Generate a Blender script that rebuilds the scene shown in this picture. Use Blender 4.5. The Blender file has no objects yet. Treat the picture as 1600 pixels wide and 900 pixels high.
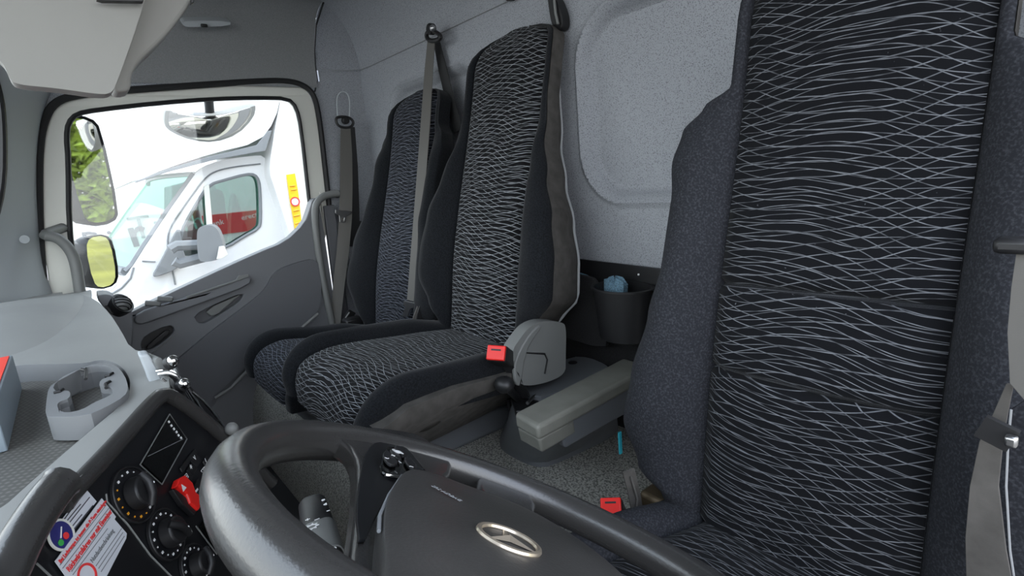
import bpy, bmesh, math, random
from mathutils import Vector, Matrix
from mathutils.geometry import tessellate_polygon
random.seed(3)
PI = math.pi
sc = bpy.context.scene
col = sc.collection

# ------------------------------------------------------------ camera, sky, sun, exposure
PSI, PIT, ROLL = math.radians(38.4), math.radians(12.0), math.radians(5.0)
fw = Vector((math.cos(PSI)*math.cos(PIT), -math.sin(PSI)*math.cos(PIT), -math.sin(PIT)))
r0 = fw.cross(Vector((0, 0, 1))).normalized(); u0 = r0.cross(fw)
rt = r0*math.cos(ROLL) - u0*math.sin(ROLL); up = u0*math.cos(ROLL) + r0*math.sin(ROLL)
cam = bpy.data.objects.new('camera', bpy.data.cameras.new('camera')); col.objects.link(cam)
m = Matrix((rt, up, -fw)).transposed().to_4x4(); m.translation = (0.0, 1.05, 0.95)
cam.matrix_world = m
cam.data.sensor_width = 36.0; cam.data.lens = 36.0*850/1600; cam.data.clip_start = 0.02; cam.data.clip_end = 400
sc.camera = cam
sc.view_settings.view_transform = 'Standard'; sc.view_settings.look = 'None'
sc.view_settings.exposure = 0.95; sc.view_settings.gamma = 1.0; sc.view_settings.use_curve_mapping = False

world = bpy.data.worlds.new('sky'); sc.world = world; world.use_nodes = True
wn = world.node_tree; wn.nodes.clear()
wo = wn.nodes.new('ShaderNodeOutputWorld'); wb = wn.nodes.new('ShaderNodeBackground')
wt = wn.nodes.new('ShaderNodeTexCoord'); wsx = wn.nodes.new('ShaderNodeSeparateXYZ'); wr = wn.nodes.new('ShaderNodeValToRGB')
wn.links.new(wt.outputs['Generated'], wsx.inputs[0]); wn.links.new(wsx.outputs['Z'], wr.inputs[0])
wr.color_ramp.elements[0].position = 0.0; wr.color_ramp.elements[0].color = (0.96, 0.98, 1.0, 1)
wr.color_ramp.elements[1].position = 0.8; wr.color_ramp.elements[1].color = (0.72, 0.82, 1.0, 1)
wn.links.new(wr.outputs[0], wb.inputs['Color']); wb.inputs['Strength'].default_value = 2.2
wn.links.new(wb.outputs[0], wo.inputs[0])
sun = bpy.data.objects.new('sun', bpy.data.lights.new('sun', 'SUN')); col.objects.link(sun)
sun.data.energy = 1.6; sun.data.angle = math.radians(3); sun.data.color = (1.0, 0.95, 0.87)
sun.rotation_euler = Vector((0.25, 0.95, -1.0)).to_track_quat('-Z', 'Y').to_euler()

# ------------------------------------------------------------ helpers
def tag(o, label=None, cat=None, group=None, kind=None):
    if label: o['label'] = label
    if cat: o['category'] = cat
    if group: o['group'] = group
    if kind: o['kind'] = kind
    return o

def thing(name, loc, label, cat, group=None):
    o = bpy.data.objects.new(name, None); col.objects.link(o); o.location = loc; o.empty_display_size = .05
    return tag(o, label, cat, group)

def mesh(name, verts, faces, mat, parent=None, smooth=True, ang=38, uv=None, bevel=0, seg=2, sub=0):
    me = bpy.data.meshes.new(name)
    me.from_pydata([tuple(v) for v in verts], [], [tuple(f) for f in faces])
    bm = bmesh.new(); bm.from_mesh(me)
    if uv is not None:
        lay = bm.loops.layers.uv.new('UVMap')
        for f in bm.faces:
            for l in f.loops: l[lay].uv = uv[l.vert.index]
    bmesh.ops.recalc_face_normals(bm, faces=bm.faces[:])
    for e in bm.edges:
        if len(e.link_faces) == 2 and e.calc_face_angle(0) > math.radians(ang): e.smooth = False
    for f in bm.faces: f.smooth = smooth
    bm.to_mesh(me); bm.free()
    me.materials.append(mat)
    o = bpy.data.objects.new(name, me); col.objects.link(o)
    if parent:
        o.parent = parent; o.matrix_parent_inverse = Matrix.Translation(parent_loc(parent)).inverted()
    if bevel:
        b = o.modifiers.new('bevel', 'BEVEL'); b.width = bevel; b.segments = seg; b.limit_method = 'ANGLE'; b.angle_limit = math.radians(40)
        b.harden_normals = False
    if sub:
        s = o.modifiers.new('sub', 'SUBSURF'); s.levels = sub; s.render_levels = sub
    return o

def parent_loc(p):
    v = Vector((0, 0, 0))
    return Vector(p.location) if p.type == 'EMPTY' else v

def rnd(pts, n=2, closed=True):
    pts = [Vector(p) for p in pts]
    for _ in range(n):
        q = []; N = len(pts)
        for i in range(N if closed else N-1):
            a, b = pts[i], pts[(i+1) % N]
            q += [a*.75+b*.25, a*.25+b*.75]
        if not closed: q = [pts[0]] + q + [pts[-1]]
        pts = q
    return pts

def plate(name, pts, off, mat, parent=None, holes=(), bevel=.002, smooth=False, seg=2):
    loops = [[Vector(p) for p in pts]] + [[Vector(p) for p in h] for h in holes]
    flat = [p for l in loops for p in l]; N = len(flat); off = Vector(off)
    tris = tessellate_polygon(loops)
    F = [tuple(t) for t in tris] + [tuple(i+N for i in reversed(t)) for t in tris]
    k = 0
    for l in loops:
        n = len(l)
        for i in range(n): a, b = k+i, k+(i+1) % n; F.append((a, b, b+N, a+N))
        k += n
    return mesh(name, flat+[p+off for p in flat], F, mat, parent, smooth=smooth, bevel=bevel, seg=seg)

def box(name, c, s, mat, parent=None, rot=None, bevel=.004, seg=2, taper=1.0):
    c = Vector(c); V = []
    for z in (-.5, .5):
        k = taper if z > 0 else 1.0
        for x, y in ((-.5, -.5), (.5, -.5), (.5, .5), (-.5, .5)):
            v = Vector((x*s[0]*k, y*s[1]*k, z*s[2]))
            V.append(c + (rot @ v if rot else v))
    F = [(3, 2, 1, 0), (4, 5, 6, 7), (0, 1, 5, 4), (1, 2, 6, 5), (2, 3, 7, 6), (3, 0, 4, 7)]
    return mesh(name, V, F, mat, parent, smooth=bevel > 0, bevel=bevel, seg=seg)

def frame(e1, e2):
    e1 = Vector(e1).normalized(); n = e1.cross(Vector(e2)).normalized(); e2 = n.cross(e1)
    return Matrix((e1, e2, n)).transposed()

def loft(name, rows, mat, parent=None, closed=True, caps=True, uv=None, **k):
    V = [p for r in rows for p in r]; n = len(rows[0]); F = []
    for i in range(len(rows)-1):
        for j in range(n if closed else n-1):
            a = i*n+j; b = i*n+(j+1) % n; F.append((a, b, b+n, a+n))
    if caps and closed:
        F.append(tuple(range(n-1, -1, -1))); F.append(tuple(range((len(rows)-1)*n, len(rows)*n)))
    return mesh(name, V, F, mat, parent, uv=uv, **k)

def tube(name, path, r, mat, parent=None, closed=False, n=10, rx=1.0, ry=1.0, upv=None, **k):
    P = [Vector(p) for p in path]; N = len(P); R = r if isinstance(r, (list, tuple)) else [r]*N
    rows = []; prev = Vector(upv) if upv else None
    for i in range(N):
        a = P[(i-1) % N] if closed or i > 0 else P[i]; b = P[(i+1) % N] if closed or i < N-1 else P[i]
        t = (b-a).normalized()
        if prev is None: prev = Vector((0, 0, 1)) if abs(t.z) < .9 else Vector((1, 0, 0))
        base = Vector(upv) if upv else prev
        s = t.cross(base).normalized(); nn = s.cross(t).normalized(); prev = nn
        rows.append([P[i] + (s*math.cos(2*PI*j/n)*rx + nn*math.sin(2*PI*j/n)*ry)*R[i] for j in range(n)])
    if closed: rows.append(rows[0])
    return loft(name, rows, mat, parent, caps=not closed, **k)

def ribbon(name, path, wv, w, th, mat, parent=None):
    P = [Vector(p) for p in path]; rows = []
    for i, p in enumerate(P):
        a = P[max(i-1, 0)]; b = P[min(i+1, len(P)-1)]; t = (b-a).normalized()
        wd = Vector(wv[i] if isinstance(wv, list) else wv); wd = (wd - t*wd.dot(t)).normalized(); n = t.cross(wd)
        ww = w[i] if isinstance(w, list) else w
        rows.append([p+wd*ww/2+n*th/2, p-wd*ww/2+n*th/2, p-wd*ww/2-n*th/2, p+wd*ww/2-n*th/2])
    return loft(name, rows, mat, parent, ang=50)

def grid(name, f, nu, nv, mat, parent=None, uvf=None, **k):
    V = [f(i/nu, j/nv) for j in range(nv+1) for i in range(nu+1)]
    F = [(j*(nu+1)+i, j*(nu+1)+i+1, (j+1)*(nu+1)+i+1, (j+1)*(nu+1)+i) for j in range(nv) for i in range(nu)]
    return mesh(name, V, F, mat, parent, **k)

def disc(name, c, n, r, h, mat, parent=None, seg=32, bevel=.001, rin=0, e=None, top=1.0):
    n = Vector(n).normalized(); a = n.orthogonal().normalized() if e is None else Vector(e); b = n.cross(a); c = Vector(c)
    prof = [(r, 0), (r*top, h)] if not rin else [(r, 0), (r, h), (rin, h), (rin, 0)]
    V = [c + a*(q*math.cos(2*PI*i/seg)) + b*(q*math.sin(2*PI*i/seg)) + n*z for q, z in prof for i in range(seg)]
    F = []; P = len(prof)
    for p in range(P if rin else P-1):
        for i in range(seg): F.append((p*seg+i, p*seg+(i+1) % seg, ((p+1) % P)*seg+(i+1) % seg, ((p+1) % P)*seg+i))
    if not rin: F += [tuple(range(seg-1, -1, -1)), tuple(range(seg, 2*seg))]
    return mesh(name, V, F, mat, parent, bevel=bevel)

def ball(name, c, r, mat, parent=None, scale=(1, 1, 1), rot=None, u=16, v=10):
    c = Vector(c); V = []; F = []
    for j in range(v+1):
        for i in range(u):
            th = PI*j/v; ph = 2*PI*i/u
            p = Vector((math.sin(th)*math.cos(ph)*scale[0], math.sin(th)*math.sin(ph)*scale[1], math.cos(th)*scale[2]))*r
            V.append(c + (rot @ p if rot else p))
    for j in range(v):
        for i in range(u): F.append((j*u+i, j*u+(i+1) % u, (j+1)*u+(i+1) % u, (j+1)*u+i))
    o = mesh(name, V, F, mat, parent)
    return o

def text(name, s, c, e1, e2, size, mat, parent=None, lift=.0006, align='LEFT', bold=0.0, sx=1.0, fit=None):
    cu = bpy.data.curves.new(name, 'FONT'); cu.body = s; cu.size = size; cu.align_x = align; cu.align_y = 'CENTER'; cu.extrude = .0002
    cu.offset = bold; cu.resolution_u = 2
    tmp = bpy.data.objects.new(name+'_t', cu); col.objects.link(tmp)
    bpy.context.view_layer.update()
    me = bpy.data.meshes.new_from_object(tmp.evaluated_get(bpy.context.evaluated_depsgraph_get()))
    bpy.data.objects.remove(tmp)
    M = frame(e1, e2); n = M.col[2]
    c = Vector(c) + Vector((n[0], n[1], n[2]))*lift
    if fit: sx = fit/max(1e-6, max(v.co.x for v in me.vertices)-min(v.co.x for v in me.vertices))
    for v in me.vertices: v.co = c + M @ Vector((v.co.x*sx, v.co.y, v.co.z))
    me.materials.clear(); me.materials.append(mat); me.name = name
    o = bpy.data.objects.new(name, me); col.objects.link(o)
    if parent: o.parent = parent; o.matrix_parent_inverse = Matrix.Translation(parent_loc(parent)).inverted()
    return o

def lerp(tab, v):
    if v <= tab[0][0]: return tab[0][1]
    for (a, x), (b, y) in zip(tab, tab[1:]):
        if v <= b:
            t = (v-a)/(b-a); t = t*t*(3-2*t)
            return x+(y-x)*t
    return tab[-1][1]

# ------------------------------------------------------------ materials
def base_mat(name, color, rough=.5, metal=0, spec=.5, noise=None, bump=None, sheen=0, coat=0):
    """noise=(scale, amount) varies the colour; bump=(scale, strength, distance)"""
    m = bpy.data.materials.new(name); m.use_nodes = True; nt = m.node_tree; b = nt.nodes['Principled BSDF']
    b.inputs['Base Color'].default_value = (*color, 1); b.inputs['Roughness'].default_value = rough; b.inputs['Metallic'].default_value = metal
    b.inputs['Specular IOR Level'].default_value = spec; b.inputs['Sheen Weight'].default_value = sheen; b.inputs['Coat Weight'].default_value = coat
    tc = nt.nodes.new('ShaderNodeTexCoord')
    if noise:
        n = nt.nodes.new('ShaderNodeTexNoise'); n.inputs['Scale'].default_value = noise[0]; n.inputs['Detail'].default_value = 6
        r = nt.nodes.new('ShaderNodeValToRGB'); a = noise[1]
        r.color_ramp.elements[0].position = .3; r.color_ramp.elements[1].position = .7
        r.color_ramp.elements[0].color = (*[c*(1-a) for c in color], 1); r.color_ramp.elements[1].color = (*[min(1, c*(1+a)) for c in color], 1)
        nt.links.new(tc.outputs['Object'], n.inputs['Vector']); nt.links.new(n.outputs['Fac'], r.inputs[0]); nt.links.new(r.outputs[0], b.inputs['Base Color'])
    if bump:
        n = nt.nodes.new('ShaderNodeTexNoise'); n.inputs['Scale'].default_value = bump[0]; n.inputs['Detail'].default_value = 3
        bp = nt.nodes.new('ShaderNodeBump'); bp.inputs['Strength'].default_value = bump[1]; bp.inputs['Distance'].default_value = bump[2]
        nt.links.new(tc.outputs['Object'], n.inputs['Vector']); nt.links.new(n.outputs['Fac'], bp.inputs['Height']); nt.links.new(bp.outputs[0], b.inputs['Normal'])
    return m

def speckle_mat(name, color, dark, rough=.85, scale=260, lo=.60, hi=.68, amt=1.0, bumps=.25):
    m = base_mat(name, color, rough, spec=.25); nt = m.node_tree; b = nt.nodes['Principled BSDF']
    tc = nt.nodes['Texture Coordinate']
    n = nt.nodes.new('ShaderNodeTexNoise'); n.inputs['Scale'].default_value = scale; n.inputs['Detail'].default_value = 2
    r = nt.nodes.new('ShaderNodeValToRGB'); r.color_ramp.elements[0].position = lo; r.color_ramp.elements[1].position = hi
    r.color_ramp.elements[0].color = (*color, 1); r.color_ramp.elements[1].color = (*dark, 1)
    bp = nt.nodes.new('ShaderNodeBump'); bp.inputs['Strength'].default_value = bumps; bp.inputs['Distance'].default_value = .001; bp.invert = True
    mp = nt.nodes.new('ShaderNodeMapping'); mp.inputs['Rotation'].default_value = (.5, .3, .7); mp.inputs['Location'].default_value = (.137, .219, .173)
    nt.links.new(tc.outputs['Object'], mp.inputs[0]); nt.links.new(mp.outputs[0], n.inputs['Vector']); nt.links.new(n.outputs['Fac'], r.inputs[0]); nt.links.new(r.outputs[0], b.inputs['Base Color'])
    nt.links.new(n.outputs['Fac'], bp.inputs['Height']); nt.links.new(bp.outputs[0], b.inputs['Normal'])
    return m

def woven_mat(name, ground, thread, spacing=.0115, bright=1.0, seed=0.0, lint=.0):
    """black cloth with thin wavy pale threads; UV is in metres (u across, v along the seat)"""
    m = base_mat(name, ground, .95, spec=.1, sheen=.04); nt = m.node_tree; b = nt.nodes['Principled BSDF']; L = nt.links.new
    uv = nt.nodes.new('ShaderNodeUVMap'); uv.uv_map = 'UVMap'
    sx = nt.nodes.new('ShaderNodeSeparateXYZ'); L(uv.outputs[0], sx.inputs[0])
    def M(op, a, c=None, d=None):
        n = nt.nodes.new('ShaderNodeMath'); n.operation = op
        for i, v in enumerate((a, c, d)):
            if v is None: continue
            if isinstance(v, (int, float)): n.inputs[i].default_value = v
            else: L(v, n.inputs[i])
        return n.outputs[0]
    U, V = sx.outputs[0], sx.outputs[1]
    def N(su, sv, off):
        c = nt.nodes.new('ShaderNodeCombineXYZ'); L(M('MULTIPLY', U, su), c.inputs[0]); L(M('MULTIPLY', V, sv), c.inputs[1]); c.inputs[2].default_value = off+seed
        n = nt.nodes.new('ShaderNodeTexNoise'); n.inputs['Scale'].default_value = 1; n.inputs['Detail'].default_value = 1
        L(c.outputs[0], n.inputs['Vector']); return M('SUBTRACT', n.outputs['Fac'], .5)
    tot = None
    for slope, amp, fr, ph, sp, wgt, off in ((.03, .007, 26, .3, 1.0, 1.0, 1.1), (.26, .006, 31, 2.1, 1.25, .85, 5.3), (-.16, .010, 21, 4.0, 1.5, .8, 9.7)):
        w = M('ADD', V, M('MULTIPLY', U, -slope))
        w = M('ADD', w, M('MULTIPLY', M('SINE', M('ADD', M('MULTIPLY', U, fr), M('ADD', M('MULTIPLY', V, 9.0), ph))), amp))
        w = M('ADD', w, M('MULTIPLY', N(7, 5, off), .034))
        p = M('ABSOLUTE', M('SUBTRACT', M('FRACT', M('MULTIPLY', w, 1/(spacing*sp))), .5))   # 0 on the thread
        ln = nt.nodes.new('ShaderNodeMapRange'); L(p, ln.inputs[0]); ln.inputs[1].default_value = .010; ln.inputs[2].default_value = .055
        ln.inputs[3].default_value = 1; ln.inputs[4].default_value = 0
        k = M('MULTIPLY', ln.outputs[0], M('MULTIPLY', M('MULTIPLY_ADD', N(45, 60, off+2), 2.4, .75), wgt))
        k = M('MAXIMUM', k, 0.0)
        tot = k if tot is None else M('MAXIMUM', tot, k)
    tot = M('MINIMUM', M('MULTIPLY', tot, bright), 1.0)
    if lint:
        t2 = nt.nodes.new('ShaderNodeTexNoise'); t2.inputs['Scale'].default_value = 120; L(uv.outputs[0], t2.inputs['Vector'])
        mr = nt.nodes.new('ShaderNodeMapRange'); L(t2.outputs['Fac'], mr.inputs[0]); mr.inputs[1].default_value = .74; mr.inputs[2].default_value = .80
        tot = M('MAXIMUM', tot, M('MULTIPLY', mr.outputs[0], lint))
    mx = nt.nodes.new('ShaderNodeMix'); mx.data_type = 'RGBA'
    mx.inputs['A'].default_value = (*ground, 1); mx.inputs['B'].default_value = (*thread, 1)
    L(tot, mx.inputs['Factor']); L(mx.outputs['Result'], b.inputs['Base Color'])
    bp = nt.nodes.new('ShaderNodeBump'); bp.inputs['Strength'].default_value = .4; bp.inputs['Distance'].default_value = .0006
    L(tot, bp.inputs['Height']); L(bp.outputs[0], b.inputs['Normal'])
    return m

def glass_mat(name, tint=(1, 1, 1), refl=.08):
    m = bpy.data.materials.new(name); m.use_nodes = True; nt = m.node_tree; nt.nodes.clear()
    o = nt.nodes.new('ShaderNodeOutputMaterial'); a = nt.nodes.new('ShaderNodeBsdfTransparent'); g = nt.nodes.new('ShaderNodeBsdfGlossy'); x = nt.nodes.new('ShaderNodeMixShader')
    a.inputs[0].default_value = (*tint, 1); g.inputs['Roughness'].default_value = .02; x.inputs[0].default_value = refl
    nt.links.new(a.outputs[0], x.inputs[1]); nt.links.new(g.outputs[0], x.inputs[2]); nt.links.new(x.outputs[0], o.inputs[0])
    return m

M_wall = speckle_mat('speckled grey wall lining', (.34, .355, .38), (.17, .175, .19), scale=420, lo=.52, hi=.66)
M_head = base_mat('grey headliner', (.25, .255, .26), .95, spec=.1, noise=(300, .12), bump=(400, .15, .0006))
M_pillar = base_mat('pale grey trim plastic', (.42, .45, .47), .6, bump=(500, .1, .0004))
M_dash = base_mat('dash grey plastic', (.265, .268, .258), .55, bump=(700, .18, .0004), noise=(6, .06))
M_dashd = base_mat('dark tray plastic', (.12, .125, .13), .6, bump=(700, .2, .0004))
M_mod = base_mat('cup holder plastic', (.20, .205, .21), .5, bump=(700, .1, .0003))
M_door = base_mat('door panel plastic', (.15, .155, .165), .5, bump=(600, .15, .0004))
M_door2 = base_mat('door pad plastic', (.11, .113, .122), .6, bump=(600, .2, .0004))
M_black = base_mat('black plastic', (.012, .012, .013), .45, bump=(600, .1, .0003))
M_fascia = base_mat('satin black fascia', (.008, .0085, .010), .35)
M_gloss = base_mat('gloss black display', (.003, .003, .003), .08)
M_rubber = base_mat('black rubber seal', (.012, .012, .013), .6)
M_leather = base_mat('black grained leather', (.035, .034, .033), .27, bump=(420, .35, .0005), spec=.9)
M_grain = base_mat('grained hub plastic', (.044, .042, .040), .38, bump=(380, .35, .0006), noise=(9, .35))
M_plush = base_mat('black plush cloth', (.010, .011, .013), .95, spec=.1, sheen=.10, noise=(300, .5), bump=(500, .3, .0008))
M_plushd = speckle_mat('dusty black plush', (.016, .017, .021), (.050, .053, .062), .95, scale=330, lo=.45, hi=.85)
M_side = base_mat('grey side cloth', (.085, .080, .074), .95, spec=.1, noise=(40, .2), bump=(900, .3, .0005))
M_pipe = base_mat('pale piping', (.35, .36, .37), .6)
M_woven = woven_mat('black cloth with wavy white threads', (.006, .006, .007), (.40, .42, .45), .0112, 1.0)
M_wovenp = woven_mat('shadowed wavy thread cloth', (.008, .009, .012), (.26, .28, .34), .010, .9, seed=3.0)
M_wovend = woven_mat('dusty cloth with wavy threads', (.006, .0065, .008), (.20, .21, .23), .0118, .95, seed=7.0, lint=.5)
M_greyp = base_mat('console grey plastic', (.17, .175, .17), .5, bump=(600, .2, .0004))
M_arm = base_mat('worn armrest plastic', (.20, .20, .175), .5, bump=(300, .25, .0006), noise=(20, .12))
M_cons = base_mat('slate console plastic', (.13, .138, .148), .5, bump=(600, .15, .0004))
M_tunnel = speckle_mat('grained engine cover mat', (.42, .41, .37), (.12, .12, .11), .5, scale=230, lo=.42, hi=.62, bumps=.7)
M_floor = base_mat('black floor mat', (.014, .014, .015), .8, bump=(300, .4, .001))
M_carpet = base_mat('black rear carpet', (.013, .013, .014), .95, noise=(300, .5), bump=(500, .4, .001))
M_web = base_mat('grey belt webbing', (.105, .10, .092), .7, bump=(900, .3, .0004))
M_webd = base_mat('black belt webbing', (.02, .02, .021), .7, bump=(900, .3, .0004))
M_chrome = base_mat('chrome', (.75, .75, .74), .12, metal=1)
M_steel = base_mat('brushed steel', (.5, .5, .5), .3, metal=1)
M_red = base_mat('red plastic', (.75, .02, .015), .35)
M_cardred = base_mat('red card', (.85, .045, .02), .6)
M_cardgrey = base_mat('grey blue card', (.24, .29, .33), .6)
M_cream = base_mat('cream white body paint', (.72, .72, .66), .35)
M_white = base_mat('white van paint', (.80, .80, .80), .3, spec=.5)
M_white2 = base_mat('white box body', (.80, .80, .78), .5)
M_vgrey = base_mat('grey van trim', (.20, .21, .22), .6)
M_yellow = base_mat('yellow sticker', (.85, .55, .01), .5)
M_orange = base_mat('orange print', (.8, .35, .02), .5)
M_print = base_mat('white print', (.75, .75, .75), .5)
M_ink = base_mat('dark ink', (.05, .05, .06), .6)
M_inkred = base_mat('red ink', (.75, .04, .04), .6)
M_paper = base_mat('white sticker paper', (.62, .64, .68), .5)
M_blue = base_mat('blue dial print', (.03, .03, .16), .4)
M_green = base_mat('green print', (.05, .4, .08), .5)
M_mirror = base_mat('mirror glass', (.9, .9, .9), .02, metal=1)
M_glass = glass_mat('clear window glass', (.96, .98, .97), .04)
M_vglass = glass_mat('green tinted van glass', (.42, .70, .60), .15)
M_vglass2 = glass_mat('reflecting green van glass', (.30, .55, .47), .30)
M_asphalt = base_mat('asphalt yard', (.15, .14, .125), .9, noise=(2, .15))
M_field = base_mat('dry meadow grass', (.17, .165, .025), .95, noise=(.8, .4))
M_leaf = base_mat('tree leaves', (.15, .21, .02), .8, noise=(3, .6))
M_bark = base_mat('tree bark', (.10, .07, .05), .9)
M_vred = base_mat('red lorry paint', (.62, .04, .05), .35)
M_visor = base_mat('visor grey cloth plastic', (.29, .285, .265), .7, bump=(500, .1, .0004), noise=(5, .05))
M_cloth = base_mat('blue cleaning cloth', (.10, .18, .24), .9, noise=(300, .5))
M_teal = base_mat('teal tag', (.01, .20, .25), .6)
M_gold = base_mat('worn chrome emblem', (.62, .53, .42), .30, metal=.8)

def mat_grid(name, color, pitch):
    m = base_mat(name, color, .6); nt = m.node_tree; b = nt.nodes['Principled BSDF']; tc = nt.nodes['Texture Coordinate']
    v = nt.nodes.new('ShaderNodeTexVoronoi'); v.inputs['Scale'].default_value = 1/pitch; v.inputs['Randomness'].default_value = 0
    mp = nt.nodes.new('ShaderNodeMapping'); mp.inputs['Rotation'].default_value = (0, 0, .5)
    r = nt.nodes.new('ShaderNodeValToRGB'); r.color_ramp.elements[0].position = .25; r.color_ramp.elements[1].position = .5
    r.color_ramp.elements[0].color = (*[c*1.35 for c in color], 1); r.color_ramp.elements[1].color = (*[c*.55 for c in color], 1)
    nt.links.new(tc.outputs['Object'], mp.inputs[0]); nt.links.new(mp.outputs[0], v.inputs['Vector']); nt.links.new(v.outputs['Distance'], r.inputs[0]); nt.links.new(r.outputs[0], b.inputs['Base Color'])
    return m
M_dots = mat_grid('dotted rubber tray mat', (.17, .165, .15), .0075)
# ------------------------------------------------------------ the cab shell
W = 2.20
def S(o): o['kind'] = 'structure'; return o
def sst(a, b, x): t = max(0, min(1, (x-a)/(b-a))); return t*t*(3-2*t)
def rr(x, z, x0, x1, z0, z1, r):      # signed distance to a rounded rectangle
    cx, cz = (x0+x1)/2, (z0+z1)/2; qx, qz = abs(x-cx)-(x1-x0)/2+r, abs(z-cz)-(z1-z0)/2+r
    return math.hypot(max(qx, 0), max(qz, 0)) + min(max(qx, qz), 0) - r
def rear_y(x, z):
    y = 0
    for R in ((-.6, .975, .865, 1.30, .12), (1.40, 1.965, .60, 1.285, .10)):
        d = rr(x, z, *R)
        y -= .030*sst(.003, -.022, d)
        y += .009*math.exp(-((d-.012)/.007)**2)
    return y
def rear(u, v):
    x = -.12 + u*(W+.12+.0)
    s = v*1.72
    if s < 1.40: return Vector((x, rear_y(x, s), s))
    t = min((s-1.40)/.32, 1)*PI/2; return Vector((x, .20*(1-math.cos(t)), 1.40+.20*math.sin(t)))
S(grid('wall_rear', rear, 400, 300, M_wall))
S(mesh('ceiling', *(lambda P: ([Vector(p) for p in P], [(0, 1, 2, 3), (4, 5, 6, 7), (0, 1, 5, 4), (2, 3, 7, 6), (1, 2, 6, 5), (3, 0, 4, 7)]))(
    [(-.12, .18, 1.6), (W-.16, .18, 1.6), (W-.16, 1.5, 1.6), (-.12, 1.5, 1.6), (-.12, .18, 1.66), (W-.16, .18, 1.66), (W-.16, 1.5, 1.66), (-.12, 1.5, 1.66)]), M_head, smooth=False))
# header cove above the passenger door: wall sweeps over into the ceiling
def cove(u, v):
    y = .19 + u*1.33; t = v*PI/2
    return Vector((W-.008-.17*(1-math.cos(t)), y, 1.335+.265*math.sin(t)))
S(grid('trim_1', cove, 20, 24, M_head))
def cove2(u, v):
    y = -.02 + u*.205; t = v*PI/2
    return Vector((W-.004-.17*(1-math.cos(t)), y, 1.40+.20*math.sin(t)))
S(grid('trim_2', cove2, 6, 20, M_wall))
# side wall with the passenger door opening
opening = [(2.2,1.1445,0.6842),(2.2,1.1299,0.8224),(2.2,1.0953,1.013),(2.2,1.067,1.1437),(2.2,1.0415,1.2176),(2.2,1.0062,1.2732),(2.2,0.946,1.2964),(2.2,0.8111,1.3127),(2.2,0.6243,1.3315),(2.2,0.4126,1.3529),(2.2,0.3015,1.3588),(2.2,0.2366,1.3422),(2.2,0.2052,1.305),(2.2,0.2005,1.2086),(2.2,0.2103,0.9854),(2.2,0.222,0.7274),(2.2,0.2261,0.4563)] + [(W, .30, .30), (W, .34, .12), (W, .60, .06), (W, 1.10, .06), (W, 1.16, .3)]
S(plate('wall_right', [(W, -.03, -.02), (W, 1.60, -.02), (W, 1.60, 1.36), (W, .175, 1.36), (W, .175, 1.42), (W, -.03, 1.42)], (.03, 0, 0), M_wall, holes=[rnd(opening, 1)], bevel=0))
S(tube('trim_3', [p+Vector((-.006, 0, 0)) for p in rnd(opening, 2)], .011, M_rubber, closed=True, n=8))
# thin joint lines of the header trim
S(tube('trim_4', [(W-.004, .185, 1.36), (W-.004, .185, 1.42), (W-.02, .185, 1.47), (W-.07, .185, 1.545), (W-.17, .185, 1.598)], .0035, M_black, n=6))
S(tube('trim_5', [(W-.003, .18, 1.405), (W-.004, .06, 1.405), (W-.03, .012, 1.405), (W-.10, .003, 1.405), (1.9, .003, 1.405), (1.2, .003, 1.405), (0, .003, 1.405)], .0014, M_head, n=6))
S(tube('trim_6', [(W-.003, .185, 1.365), (W-.003, .20, 1.325), (W-.003, .215, 1.31)], .003, M_black, n=6))
# windscreen pillar on the passenger side
pr = [(2.19,0.9701,1.3461),(2.19,1.0161,1.2899),(2.19,1.0489,1.2164),(2.19,1.0804,1.1061),(2.19,1.1081,0.9565),(2.19,1.1301,0.7834),(2.19,1.1224,0.6704),(2.19,1.1073,0.5729)]
pl = [(2.02,1.1252,1.4041),(2.02,1.1145,1.2781),(2.02,1.1261,1.1801),(2.02,1.1621,1.0141),(2.02,1.2227,0.8838),(2.02,1.3141,0.7446),(2.02,1.4131,0.6135),(2.02,1.4734,0.4933)]
pr = [Vector(p) for p in rnd(pr, 2, False)]; pl = [Vector(p) for p in rnd(pl, 2, False)]
rows = []
for a, b in zip(pr, pl):
    rows.append([a+Vector((.03, 0, 0)), a, a.lerp(b, .12)+Vector((-.02, 0, 0)), a.lerp(b, .5)+Vector((-.03, 0, 0)), b+Vector((-.005, 0, 0)), b+Vector((.06, .04, 0))])
S(loft('trim_7', rows, M_pillar, closed=False))
pc = thing('screw_cover', (2.08,1.15,0.8813), 'small round plug in the pale windscreen pillar', 'plug')
disc('cap', (2.083,1.1502,0.8812), (-1, -.3, 0), .012, .003, M_pillar, pc)
S(tube('trim_8', [p+Vector((-.004, .002, 0)) for p in pl], .009, M_black, n=8))
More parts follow.
